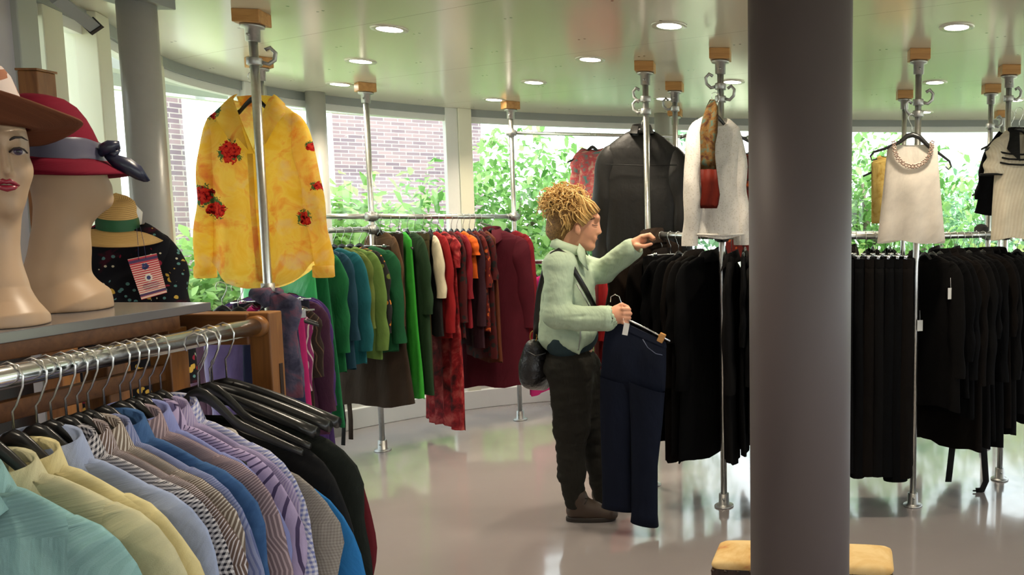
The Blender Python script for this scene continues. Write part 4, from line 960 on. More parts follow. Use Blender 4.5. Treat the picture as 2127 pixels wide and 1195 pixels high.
garment('jacket', 'black short-sleeved jacket hanging behind the cream dress', 'jacket', BW, (XU(2105, 4.78), 4.78, P(2105, 262, 4.78).z + .07), .2, None, ws=.135, drop=.08, L=.5, t=.04, sleeve=.34, rx=(.052, .046), out=.06, short='black short-sleeved jacket', dx=-.03)
TEA = fb('teal_patterned_voile', hx('#6fa6a8'), 'blotch', hx('#a6c7c4'), per=20)
garment('top', 'teal patterned top just showing behind the black short sleeve', 'top', TEA, (XU(2075, 5.28), 5.28, P(2075, 340, 5.28).z), .1, None, ws=.10, L=.34, hem=.1, short='teal patterned top')
hat_ = thing('dark_hat', 'small dark hat lying on the rear rail left of the cream dress', 'hat', P(2038, 487, 5.15))
mb = MB(); mb.lathe([(.07, .0), (.072, .006), (.05, .012), (.045, .045), (.025, .065), (0, .07)], (0, 0, 0), 20); mb.build('crown', blackc, hat_)
mb = MB(); mb.lathe([(.05, .01), (.09, .004), (.09, .0), (.05, .004)], (0, 0, 0), 20, caps=False); mb.build('brim', blackc, hat_)

# ------------------------------------------------------------------ footstool behind the pillar
sz0 = .42; fl = G(1462, 1176, sz0); frr = G(1846, 1190, sz0); bk = G(1506, 1122, sz0); br_ = G(1866, 1138, sz0)
cen = (fl + frr + bk + br_) / 4; rzs = atan2((frr - fl).y, (frr - fl).x); wS = (frr - fl).length; dS = .5 * ((bk - fl).length + (br_ - frr).length) * .93
st = thing('footstool', 'oblong footstool with nailed golden cushion behind the grey pillar', 'stool', (cen.x, cen.y, 0), rzs)
t = NT('gold_upholstery'); f, _ = t.noise(t.obj(), 9, 5, .6, .5); t.base(t.ramp(f, [(.42, hx('#e3c48c')), (.62, hx('#d3aa6c')), (.74, hx('#b8704a'))])); t.rough(.8, 0, .2); t.bump(f, .2, .01)
mb = MB(); rings = []
for z, k in ((sz0 - .014, .985), (sz0 - .006, 1.0), (sz0 + .002, .99), (sz0 + .008, .95), (sz0 + .013, .85), (sz0 + .017, .5), (sz0 + .018, .05)):
    rings.append([(k * wS / 2 * math.copysign(abs(cos(q)) ** .16, cos(q)), k * dS / 2 * math.copysign(abs(sin(q)) ** .16, sin(q)), z) for q in [2 * pi * (i + .5) / 48 for i in range(48)]])
mb.loft(rings, True, False, True); mb.build('cushion', t.m, st)
for sx_, sy__, w_, d_2 in ((0, -1, wS - .05, .028), (0, 1, wS - .05, .028), (-1, 0, .028, dS - .05), (1, 0, .028, dS - .05)):
    mb = MB(); mb.box((sx_ * (wS / 2 - .018), sy__ * (dS / 2 - .018), sz0 - .034), (w_, d_2, .040)); mb.build('rail', M['darkwood'], st, bevel=.003)
for sx_ in (-1, 1):
    for sy__ in (-1, 1):
        x, y = sx_ * (wS / 2 - .03), sy__ * (dS / 2 - .03); mb = MB(); mb.box((x, y, sz0 - .05), (.052, .052, .07))
        mb.lathe([(.020, 0), (.026, .01), (.026, .03), (.014, .05), (.018, .09), (.026, .15), (.022, .22), (.014, .26), (.024, .28), (.024, .30), (.016, .31), (.022, .36)], (x, y, 0), 16); mb.build('leg', M['darkwood'], st)
mb = MB(); mb.tube([(-wS / 2 + .04, 0, .12), (0, 0, .13), (wS / 2 - .04, 0, .12)], .014, 10); 
for sx_ in (-1, 1): mb.tube([(sx_ * (wS / 2 - .03), -dS / 2 + .03, .12), (sx_ * (wS / 2 - .03), dS / 2 - .03, .12)], .013, 10)
mb.build('stretcher', M['darkwood'], st)
mb = MB()
n_ = int(wS / .042)
for k in range(n_ + 1):
    for sy__ in (-1, 1): mb.lathe([(0, -.006), (.006, -.003), (.007, .003), (0, .006)], (-wS / 2 + .01 + (wS - .02) * k / n_, sy__ * (dS / 2 + .001), sz0 - .018), 8, caps=False)
mb.build('nail_trim', M['darkwood'], st)
# ------------------------------------------------------------------ smooth bodies from blended round shapes
def sdf_mesh(prims, cell, pad=None, cut=None, smooth=2):
    """prims: ('cap', a, b, ra, rb, k[, sub]) round cones or ('ell', c, (rx,ry,rz), M, k[, sub]); returns verts, quads of one closed surface"""
    pts = []
    for p_ in prims:
        if p_[0] == 'cap': r = max(p_[3], p_[4]); pts += [np.array(p_[1]) - r, np.array(p_[1]) + r, np.array(p_[2]) - r, np.array(p_[2]) + r]
        else: r = max(p_[2]); pts += [np.array(p_[1]) - r, np.array(p_[1]) + r]
    pts = np.array(pts); lo = pts.min(0) - cell * 3; hi = pts.max(0) + cell * 3
    n = np.ceil((hi - lo) / cell).astype(int) + 1
    ax = [lo[i] + cell * np.arange(n[i]) for i in range(3)]
    Fd = np.full(n, 1e3, np.float32)
    for p_ in prims:
        k = p_[5] if p_[0] == 'cap' else p_[4]
        sub = (len(p_) > (6 if p_[0] == 'cap' else 5))
        if p_[0] == 'cap':
            a, b = np.array(p_[1], float), np.array(p_[2], float); r = max(p_[3], p_[4]); mn = np.minimum(a, b) - r; mxx = np.maximum(a, b) + r
        else: c = np.array(p_[1], float); r = max(p_[2]); mn = c - r; mxx = c + r
        m = max(k, cell * 4) + cell
        i0 = np.clip(((mn - m - lo) / cell).astype(int), 0, n); i1 = np.clip(((mxx + m - lo) / cell).astype(int) + 2, 0, n)
        sl = tuple(slice(i0[i], i1[i]) for i in range(3))
        X, Y, Z = np.meshgrid(*(ax[i][sl[i]] for i in range(3)), indexing='ij')
        if p_[0] == 'cap':
            d = b - a; L2 = max((d * d).sum(), 1e-12)
            t_ = np.clip(((X - a[0]) * d[0] + (Y - a[1]) * d[1] + (Z - a[2]) * d[2]) / L2, 0, 1)
            D = np.sqrt((X - a[0] - d[0] * t_) ** 2 + (Y - a[1] - d[1] * t_) ** 2 + (Z - a[2] - d[2] * t_) ** 2) - (p_[3] + (p_[4] - p_[3]) * t_)
        else:
            R = np.array(p_[3]) if p_[3] is not None else np.eye(3); rr = np.array(p_[2], float)
            q = [(R[0][i] * (X - c[0]) + R[1][i] * (Y - c[1]) + R[2][i] * (Z - c[2])) / rr[i] for i in range(3)]
            k0 = np.sqrt(q[0] ** 2 + q[1] ** 2 + q[2] ** 2); k1 = np.sqrt((q[0] / rr[0]) ** 2 + (q[1] / rr[1]) ** 2 + (q[2] / rr[2]) ** 2)
            D = np.where(k1 > 1e-9, k0 * (k0 - 1) / np.maximum(k1, 1e-9), -rr.min())
        A = Fd[sl]
        if sub:
            D = -D; h_ = np.maximum(k - np.abs(A - D), 0) / max(k, 1e-9); Fd[sl] = np.maximum(A, D) + h_ * h_ * k * .25
        else:
            h_ = np.maximum(k - np.abs(A - D), 0) / max(k, 1e-9); Fd[sl] = np.minimum(A, D) - h_ * h_ * k * .25
    if cut is not None: Fd = np.maximum(Fd, (cut - ax[2])[None, None, :].astype(np.float32))
    s = Fd < 0
    # surface nets
    C = [Fd[i:n[0] - 1 + i, j:n[1] - 1 + j, k:n[2] - 1 + k] for i in (0, 1) for j in (0, 1) for k in (0, 1)]
    cnt = sum((c < 0).astype(np.int8) for c in C); act = (cnt > 0) & (cnt < 8)
    idx = -np.ones(act.shape, int); I = np.argwhere(act); idx[act] = np.arange(len(I))
    cv = np.stack([c[act] for c in C], 1); off = np.array([(i, j, k) for i in (0, 1) for j in (0, 1) for k in (0, 1)], float)
    acc = np.zeros((len(I), 3)); w = np.zeros(len(I))
    for e0 in range(8):
        for e1 in range(e0 + 1, 8):
            if np.abs(off[e0] - off[e1]).sum() == 1:
                a, b = cv[:, e0], cv[:, e1]; m = (a < 0) != (b < 0); t_ = np.where(m, a / np.where(m, a - b, 1), 0)
                acc[m] += off[e0] + (off[e1] - off[e0]) * t_[m][:, None]; w[m] += 1
    V = lo + (I + acc / w[:, None]) * cell
    quads = []
    for axn in range(3):
        sa = [slice(None)] * 3; sb = [slice(None)] * 3; sa[axn] = slice(0, -1); sb[axn] = slice(1, None)
        ch = s[tuple(sa)] != s[tuple(sb)]; E = np.argwhere(ch); ins = s[tuple(sa)][ch]
        u_, v_ = [(1, 2), (2, 0), (0, 1)][axn]
        ok = (E[:, u_] > 0) & (E[:, v_] > 0) & (E[:, u_] < n[u_] - 1) & (E[:, v_] < n[v_] - 1); E = E[ok]; ins = ins[ok]
        def cell_(du, dv):
            q = E.copy(); q[:, u_] -= du; q[:, v_] -= dv; return idx[q[:, 0], q[:, 1], q[:, 2]]
        Q = np.stack([cell_(1, 1), cell_(0, 1), cell_(0, 0), cell_(1, 0)], 1); Q[~ins] = Q[~ins][:, ::-1]; quads.append(Q)
    Q = np.concatenate(quads)
    for _ in range(smooth):
        acc = np.zeros_like(V); w = np.zeros(len(V))
        for a, b in ((0, 1), (1, 2), (2, 3), (3, 0)):
            np.add.at(acc, Q[:, a], V[Q[:, b]]); np.add.at(w, Q[:, a], 1); np.add.at(acc, Q[:, b], V[Q[:, a]]); np.add.at(w, Q[:, b], 1)
        V = V * .4 + (acc / w[:, None]) * .6
    return V, Q
def sdf_build(name, mat, parent, prims, cell, scale=(1, 1, 1), cut=None, smooth=2, fn=None):
    V, Q = sdf_mesh(prims, cell, cut=cut, smooth=smooth)
    if fn: V = fn(V)
    V = V * np.array(scale)
    mb = MB(); mb.add([tuple(v) for v in V], [list(map(int, q)) for q in Q]); return mb.build(name, mat, parent)

# ------------------------------------------------------------------ mannequin heads and hats
class Head:
    """local frame facing the camera, measured in picture-sized units: x right, z up, y away"""
    def __init__(s, u0, v0, Y):
        s.u0, s.v0 = u0, v0; o = P(u0, v0, Y); s.o = o; d = Vector((o.x, o.y, 0)).normalized(); s.rz = atan2(-d.x, d.y)
        e = Vector((d.y, -d.x, 0)); q = o + e * .01; s.su = (s.proj(q)[0] - u0) / .01; s.sv = v0 and (v0 - s.proj(o + Vector((0, 0, .01)))[1]) / .01
        s.sc = (1 / s.su, 1 / s.sv, 1 / s.sv)
    @staticmethod
    def proj(p_):
        q = p_ - Vector((0, 0, CAMH)); y = q.y * sin(PITCH) + q.z * cos(PITCH); zz = q.y * cos(PITCH) - q.z * sin(PITCH)
        return PX + F * q.x / zz, PY - F * y / zz
    def p(s, u, v, y=0): return (u - s.u0, y, s.v0 - v)          # unscaled
    def m(s, u, v, y=0): return ((u - s.u0) * s.sc[0], y * s.sc[1], (s.v0 - v) * s.sc[2])
SKINM = plain('mannequin_plaster', hx('#b2957a'), .42, spec=.4, nscale=6, namp=.05)
SKINM2 = plain('mannequin_beige_plaster', hx('#a68b70'), .5, spec=.3, nscale=6, namp=.05)
LIP = plain('dark_red_lip_paint', hx('#8c1e33'), .25, spec=.6); BROW = plain('brow_paint', hx('#2b211e'), .6)
H1 = Head(15, 672, G(60, 676, STOP).y)
m1 = thing('mannequin_head', 'mannequin head with painted face and dark red lips wearing the brown hat', 'mannequin', (H1.o.x, H1.o.y, STOP), H1.rz)
vb = H1.v0; K = H1.p
pr = [('ell', K(36, 305, 38), (59, 80, 100), None, 5), ('ell', K(37, 385, 0), (47, 46, 62), None, 30), ('cap', K(38, 428, -22), K(40, 430, -22), 16, 16, 22),
      ('cap', K(68, 355, -12), K(70, 352, -8), 24, 24, 30), ('cap', K(6, 355, -12), K(4, 352, -8), 24, 24, 30),
      ('cap', K(12, 293, -30), K(32, 291, -38), 9, 9, 14), ('cap', K(44, 291, -38), K(66, 293, -30), 9, 9, 14),
      ('cap', K(39, 300, -38), K(42, 352, -58), 5.5, 8.5, 12), ('cap', K(42, 358, -58), K(42, 362, -52), 8, 7, 6), ('cap', K(33, 364, -46), K(34, 362, -44), 5, 5, 6), ('cap', K(51, 364, -46), K(50, 362, -44), 5, 5, 6),
      ('ell', K(68, 319, -50), (19, 14, 11), None, 8, 1), ('ell', K(8, 319, -50), (19, 14, 11), None, 8, 1),
      ('cap', K(38, 385, -38), K(40, 385, -38), 13, 13, 14),
      ('cap', K(24, 430, 40), K(6, 540, 34), 44, 46, 30), ('cap', K(6, 540, 34), K(6, 600, 28), 46, 54, 20), ('cap', K(8, 605, 26), K(14, 665, 14), 55, 96, 40)]
sdf_build('head', SKINM, m1, pr, 2.6, H1.sc, cut=0.5)
t = NT('painted_eye'); so = t.node('ShaderNodeSeparateXYZ'); t.l.new(t.node('ShaderNodeTexCoord').outputs['Object'], so.inputs[0])
d = t.math('SQRT', t.math('ADD', t.math('POWER', t.math('ABSOLUTE', so.outputs[0]), 2), t.math('POWER', t.math('ABSOLUTE', so.outputs[2]), 2)))
t.base(t.ramp(t.math('MULTIPLY', d, 100), [(.22, (.01, .01, .01)), (.27, hx('#3b2f45')), (.55, hx('#4d4458')), (.62, hx('#b7aaa2'))])); t.rough(.2, 0, .6); EYE = t.m
for ue in (68, 8):
    rx, rz_, ry = 16 * H1.sc[0], 7.5 * H1.sc[2], 9 * H1.sc[1]
    mb = MB(); mb.lathe([(0, -1), (.38, -.92), (.7, -.7), (.92, -.38), (1, 0), (.92, .38), (.7, .7), (.38, .92), (0, 1)], (0, 0, 0), 20, caps=False)
    mb.v = [(x * rx, y * ry, z * rz_) for x, y, z in mb.v]; e = mb.build('eye', EYE, m1); e.location = H1.m(ue, 318, -37)
    mb = MB(); mb.tube([H1.m(ue - 18, 320, -40), H1.m(ue - 8, 312, -47), H1.m(ue + 3, 310, -48), H1.m(ue + 12, 313, -44), H1.m(ue + 19, 320, -36)], .0014, 6); mb.build('eyelid', BROW, m1)
    s_ = 1 if ue > 38 else -1
    mb = MB(); mb.tube([H1.m(ue - s_ * 16, 296, -44), H1.m(ue - s_ * 4, 290, -46), H1.m(ue + s_ * 10, 289, -42), H1.m(ue + s_ * 22, 294, -32)], [.0016, .0022, .0018, .0008], 6); mb.build('eyebrow', BROW, m1)
mb = MB(); mb.tube([H1.m(12, 386, -44), H1.m(24, 382, -52), H1.m(33, 378, -56), H1.m(39, 380, -57), H1.m(45, 378, -56), H1.m(54, 382, -52), H1.m(65, 386, -44)], [.001, .0032, .0045, .0038, .0045, .0032, .001], 10)
mb.tube([H1.m(14, 387, -44), H1.m(26, 391, -53), H1.m(39, 393, -57), H1.m(52, 391, -53), H1.m(63, 387, -44)], [.001, .0042, .0058, .0042, .001], 10); mb.build('lips', LIP, m1)
# brown floppy hat
FELT = fabric('brown_felt', hx('#7a4a33'), wr=.25, spec=.15); 
t = NT('cream_brown_diamond_felt'); vec, u_, v_ = t.uv()
a = t.math('ABSOLUTE', t.math('SUBTRACT', t.math('FRACT', t.math('ADD', t.math('DIVIDE', u_, .085), .47)), .5)); b = t.math('ABSOLUTE', t.math('ADD', v_, .068))
t.base(t.mix(t.math('LESS_THAN', t.math('ADD', t.math('MULTIPLY', a, 2.9), t.math('DIVIDE', b, .026)), 1.0), hx('#d9c6bf'), hx('#a5694c'))); t.rough(.85); CROWN1 = t.m
h1 = thing('felt_hat', 'wide brown floppy felt hat with cream crown and brown diamonds', 'hat', m1.location, H1.rz); h1.location.z = H1.o.z * 0 + STOP
def ring(H, uc, vc, yc, rx, ry, n=48, fz=None, fr=None):
    out = []
    for i in range(n):
        q = 2 * pi * i / n; k = fr(q) if fr else 1
        out.append(H.m(uc + rx * k * cos(q), vc - (fz(q) if fz else 0), yc + ry * k * sin(q)))
    return out
def hz(q): # brim wave: front (q=-90deg) lifted
    f_ = -sin(q); r_ = cos(q); return 50 * max(0, f_) ** 1.4 + 4 * r_ + 11 * sin(3 * q + 1.2) - 22 * max(0, -f_)
mb = MB(); prof = [(0, 132), (30, 134), (52, 142), (66, 160), (74, 185), (82, 215), (90, 245)]
mb.loft([ring(H1, 0 + .10 * (v_2 - 132), v_2, 40, max(r, .5), max(r, .5) * 1.05) for r, v_2 in prof[::-1]]); mb.build('crown', CROWN1, h1)
mb = MB(); mb.loft([ring(H1, 12 + 6 * k, 266 + 0 * k, 34, 90 + 110 * k, 92 + 90 * k, fz=lambda q, k=k: hz(q) * k ** .8 + 4 * k) for k in (0, .15, .3, .45, .6, .75, .9, 1.0)]); mb.build('brim', FELT, h1, solid=.0035)
mb = MB(); mb.loft([ring(H1, 11, v_2, 36, 90.5, 93) for v_2 in (263, 252, 238)]); mb.build('hat_band', FELT, h1)
# second mannequin head in profile and the red cloche
H2 = Head(140, 640, G(145, 642, STOP).y); K = H2.p
m2 = thing('mannequin_head', 'plain beige mannequin head without painted face under the dark red hat', 'mannequin', (H2.o.x, H2.o.y, STOP), H2.rz)
pr = [('ell', K(160, 345, 0), (86, 72, 84), None, 5), ('ell', K(192, 400, 0), (62, 48, 52), None, 20), ('cap', K(234, 412, 0), K(238, 414, 0), 16, 16, 16), ('cap', K(243, 383, 0), K(246, 388, 0), 8, 8, 12),
      ('cap', K(148, 430, 6), K(136, 520, 6), 60, 60, 34), ('cap', K(136, 520, 6), K(122, 585, 4), 60, 66, 20), ('cap', K(124, 590, 4), K(140, 635, 0), 68, 100, 30)]
sdf_build('head', SKINM2, m2, pr, 3.2, H2.sc, cut=.5)
mb = MB(); q_ = [H2.m(u, v, -50) for u, v in ((226, 403), (236, 402), (243, 403))]
REDF = fabric('dark_red_felt', hx('#750a26'), wr=.25, spec=.15); RIB = plain('slate_ribbon', hx('#4a4859'), .4, spec=.4, nscale=40, namp=.15); NAV = plain('navy_satin_ribbon', hx('#22243a'), .3, spec=.5)
h2 = thing('cloche_hat', 'dark red felt cloche hat with grey ribbon and navy bow', 'hat', m2.location, H2.rz)
pc = [(6, 207, 112), (30, 208, 113), (56, 214, 115), (76, 228, 118), (90, 250, 122), (98, 272, 126), (104, 298, 131), (109, 325, 136), (114, 342, 140)]
mb = MB(); mb.loft([ring(H2, c_, v_2, 0, r, r * .95) for r, v_2, c_ in pc[::-1]], True, False, True); mb.build('crown', REDF, h2)
frb = lambda k: (lambda q: 1 + .16 * k * max(0, cos(q - .3)) ** 2)
mb = MB(); mb.loft([ring(H2, 140 + 4 * k, 340 + 30 * k, 0, 114 + 24 * k, 108 + 24 * k, fz=lambda q, k=k: 10 * k * max(0, cos(q)) ** 2, fr=frb(k)) for k in (0, .25, .5, .75, 1)]); mb.build('brim', REDF, h2, solid=.004)
mb = MB(); mb.loft([ring(H2, c_, v_2, 0, r, r * .955, fz=lambda q, j=j: 2.5 * sin(5 * q + j)) for j, (r, v_2, c_) in enumerate([(107, 296, 130), (109.5, 302, 132), (108.5, 309, 133), (111, 316, 135), (110, 324, 136), (112, 331, 138), (112, 337, 139)])]); mb.build('ribbon', RIB, h2)
mb = MB(); mb.tube([H2.m(u, v, y) for u, v, y in ((232, 325, -50), (243, 312, -56), (258, 306, -58), (268, 302, -56), (272, 312, -54))], [.006, .012, .013, .009, .004], 10)
mb.tube([H2.m(u, v, y) for u, v, y in ((250, 318, -52), (262, 322, -56), (274, 312, -54))], [.008, .009, .003], 8); mb.build('bow_knot', NAV, h2)
mb = MB(); mb.loft([[H2.m(u, v, y) for u, v, y in row] for row in (((238, 318, -54), (242, 330, -54), (250, 340, -54)), ((262, 322, -60), (262, 338, -62), (262, 352, -58)), ((296, 330, -60), (290, 348, -66), (284, 362, -60)), ((318, 345, -58), (312, 362, -62), (304, 372, -58)), ((336, 374, -54), (330, 377, -56), (322, 377, -54)))], False); mb.build('bow_tail', NAV, h2, solid=.002)
# straw hat, floral dress on a stand behind the shelf
YS = 2.62; HS = Head(255, 560, YS)
xs, ysd = HS.o.x, HS.o.y
sd_ = thing('garment_stand', 'slim dark garment stand under the straw hat and floral dress', 'stand', (xs, ysd + .02, 0))
mb = MB(); mb.lathe([(.011, .02), (.011, 1.52)], (0, 0, 0), 12); mb.build('pole', M['darkmetal'], sd_)
mb = MB(); mb.lathe([(.15, 0), (.15, .012), (.03, .025), (.012, .03)], (0, 0, 0), 28); mb.build('base', M['darkmetal'], sd_)
mb = MB(); mb.lathe([(.011, 1.50), (.045, 1.53), (.05, 1.57), (.03, 1.60), (0, 1.605)], (0, 0, 0), 20); mb.build('neck_cap', M['white'], sd_)
t = NT('black_folk_floral'); vec, u_, v_ = t.uv(); ob = t.obj()
n1, _ = t.noise(ob, 7, 3, .6, .6); c = t.mix(t.ramp(n1, [(.56, (0, 0, 0)), (.60, (1, 1, 1))]), (.008, .008, .011), hx('#3d1420'))
for sc_, loc_, du_, cl_ in ((24, (0, 0, 0), .25, '#c9a54a'), (28, (2, 1, 4), .27, '#8c2438'), (40, (5, 3, 1), .22, '#5d8a86'), (36, (1, 7, 3), .17, '#d8d0b0')):
    dd_, _ = t.voro(t.map(ob, loc=loc_), sc_); n2, _ = t.noise(t.map(ob, loc=loc_), 9, 2)
    c = t.mix(t.math('MULTIPLY', t.math('LESS_THAN', dd_, du_), t.math('GREATER_THAN', n2, .52)), c, hx(cl_))
t.base(c); t.rough(.8, 0, .15); FOLK = t.m
fd = garment('dress', 'black folk-embroidered dress under the straw hat', 'dress', FOLK, (xs + .02, ysd - .01, P(262, 462, YS).z + .10), HS.rz * .6, None, ws=.125, drop=.06, L=1.0, hem=.15, t=.06, fold=.012, sleeve=.5, rx=(.05, .042), ry=.05, out=.035, neck=.06, hang=None, seed=77)
STRAW = NT('natural_straw'); vec, u_, v_ = STRAW.uv(); f = STRAW.math('FRACT', STRAW.math('DIVIDE', v_, .0062))
n1, _ = STRAW.noise(STRAW.map(vec, (60, 300, 1)), 1, 3)
STRAW.base(STRAW.mix(STRAW.math('MULTIPLY', STRAW.math('LESS_THAN', f, .3), .75), STRAW.mix(n1, hx('#c79a52'), hx('#dfba78')), hx('#8f6430'))); STRAW.rough(.7); STRAW.bump(f, .5, .003); STRAW = STRAW.m
hs = thing('straw_hat', 'natural straw hat with dark green ribbon above the folk-embroidered dress', 'hat', (HS.o.x, HS.o.y, HS.o.z), HS.rz); HS.m0 = HS.m
tilt = lambda q: 9 * sin(q)
pc = [(4, 411, 253), (28, 413, 253), (38, 420, 253), (42, 432, 252), (44, 450, 252), (47, 476, 252)]
mb = MB(); mb.loft([ring(HS, c_, v_2, 0, r, r, fz=tilt) for r, v_2, c_ in pc[::-1]], True, False, True); mb.build('crown', STRAW, hs)
mb = MB(); mb.loft([ring(HS, 252, v_2, 0, r, r, fz=tilt) for r, v_2 in ((47.6, 476), (46.4, 466), (45, 450))]); mb.build('ribbon', plain('dark_green_ribbon', hx('#1d5a34'), .6), hs)
mb = MB(); mb.loft([ring(HS, 252, 474 + 20 * k ** 1.6, 0, 47 + 53 * k, 47 + 62 * k, fz=lambda q, k=k: sin(q) * (9 + 8 * k)) for k in (0, .2, .4, .6, .8, 1)]); mb.build('brim', STRAW, hs, solid=.003)
tg = thing('swing_tag', 'red and white striped swing tag with blue print hanging from the straw hat', 'tag', (HS.o.x, HS.o.y, HS.o.z), HS.rz)
t = NT('striped_tag_card'); vec, u_, v_ = t.uv(); f = t.math('FRACT', t.math('MULTIPLY', v_, 19))
cc = t.mix(t.math('LESS_THAN', f, t.math('ADD', .22, t.math('MULTIPLY', v_, .55))), hx('#e8cdb8'), hx('#c2283c'))
cc = t.mix(t.math('MULTIPLY', t.math('GREATER_THAN', v_, .88), t.math('LESS_THAN', v_, .95)), cc, hx('#4b2c58')); cc = t.mix(t.math('MULTIPLY', t.math('GREATER_THAN', v_, .07), t.math('LESS_THAN', v_, .13)), cc, hx('#4b2c58'))
t.base(cc); t.rough(.5); TC = t.m
yq = -88
def T(a, b): # card coordinates 0..1
    u = lerp(lerp(266, 288, 1 - b), lerp(326, 342, 1 - b), a); v = lerp(lerp(536, 618, 1 - b), lerp(525, 606, 1 - b), a); return u, v
mb = MB(); c4_ = [T(0, 0), T(1, 0), T(1, 1), T(0, 1)]; vs = [HS.m(u, v, yq) for u, v in c4_] + [HS.m(u, v, yq + 1) for u, v in c4_]
mb.add(vs, [(0, 1, 2, 3), (7, 6, 5, 4), (0, 4, 5, 1), (1, 5, 6, 2), (2, 6, 7, 3), (3, 7, 4, 0)], [[(0, 0), (1, 0), (1, 1), (0, 1)]] + [[(0, .5)] * 4] * 5, False); mb.build('card', TC, tg)
BLU = plain('tag_print_blue', hx('#333a6b'), .6); PAP = plain('tag_print_pale', hx('#e6d9cc'), .6)
def disc(mb, a, b, r, y): 
    mb.add([HS.m(*T(a, b), y)] + [HS.m(T(a, b)[0] + r * cos(2 * pi * i / 16), T(a, b)[1] + r * sin(2 * pi * i / 16), y) for i in range(16)], [(0, 1 + i, 1 + (i + 1) % 16) for i in range(16)], smooth=False)
mb = MB(); disc(mb, .50, .47, 8, yq - .6); mb.build('emblem_disc', PAP, tg)
mb = MB(); disc(mb, .50, .47, 4.2, yq - .9); 
for k in range(6): disc(mb, .5 + .075 * cos(k), .745 + .05 * sin(k * 2), 3.2, yq - .6)
mb.build('emblem_print', BLU, tg)
mb = MB()
for b, a0, a1 in ((.335, .25, .75), (.30, .2, .8), (.265, .18, .85), (.23, .2, .8), (.195, .24, .74)): mb.tube([HS.m(*T(a0, b), yq - .6), HS.m(*T(a1, b), yq - .6)], .0006, 4)
mb.build('text_lines', BLU, tg)
mb = MB(); mb.tube([HS.m(290, 470, -50), HS.m(289, 505, -100), HS.m(*T(.35, .93), yq - 1)], .0006, 4); mb.tube([HS.m(297, 470, -48), HS.m(301, 503, -96), HS.m(*T(.6, .93), yq - 1)], .0006, 4); mb.build('string', BLU, tg)
# ------------------------------------------------------------------ the shopper
WO = Vector((XU(1195, 4.0), 4.0, 0))
def wp(u, v, y=0.0): q = P(u, v, 4.0 + y) - WO; return (q.x, q.y, q.z)
SKIN = NT('fair_skin'); f, _ = SKIN.noise(SKIN.obj(), 30, 3); SKIN.base(SKIN.mix(f, hx('#c98f70'), hx('#d39c7e'))); SKIN.rough(.5, 0, .35)
SKIN.b.inputs['Subsurface Weight'].default_value = .12; SKIN.b.inputs['Subsurface Radius'].default_value = (.02, .008, .004); SKIN = SKIN.m
MINT = fabric('mint_cotton_jacket', hx('#c3d8bc'), wr=.55, spec=.15); DKTR = fabric('charcoal_trousers', hx('#2a2823'), wr=.8, spec=.15); TEEM = fabric('dark_teal_tee', hx('#2c3f45'))
man = thing('person', 'person with piled curly blonde hair in mint jacket and dark trousers browsing black clothes', 'person', WO)
C_ = lambda a, b, r0, r1, k=.03: ('cap', a, b, r0, r1, k)
def hand_near():
    x, y, z = wp(1274, 656, -.27); out = [C_(wp(1262, 660, -.26), (x, y, z), .026, .030, .02), ('ell', (x + .018, y, z), (.040, .021, .043), None, .02)]
    for i, (dz, l) in enumerate(((.033, 1.0), (.012, 1.08), (-.010, 1.0), (-.031, .85))):
        k0 = (x + .047, y - .008, z + dz); k1 = (x + .072 * l + .002, y + .012, z + dz - .004); k2 = (x + .060, y + .036, z + dz - .008); k3 = (x + .036, y + .038, z + dz - .010)
        out += [C_(k0, k1, .0115, .010, .006), C_(k1, k2, .010, .009, .003), C_(k2, k3, .009, .008, .003)]
    out += [C_((x + .005, y + .006, z + .034), (x + .038, y + .014, z + .052), .014, .011, .01), C_((x + .038, y + .014, z + .052), (x + .066, y + .024, z + .040), .011, .009, .004)]
    return out
def hand_far():
    out = [C_(wp(1308, 517, .02), wp(1320, 508, .01), .025, .028, .02), C_(wp(1320, 507, .01), wp(1334, 497, .0), .028, .026, .02)]
    for i, (dy, a, b) in enumerate(((-.032, 0, 0), (-.011, 3, -1), (.011, 3, 1), (.030, -1, 3))):
        k0, k1, k2 = wp(1335, 492 + b, dy), wp(1347 + a, 488 + b, dy * .9), wp(1356 + a, 496 + b, dy * .75)
        out += [C_(k0, k1, .0115, .010, .006), C_(k1, k2, .010, .0085, .003)]
    out += [C_(wp(1322, 511, -.03), wp(1338, 512, -.035), .014, .011, .012), C_(wp(1338, 512, -.035), wp(1353, 507, -.028), .011, .009, .004)]
    return out
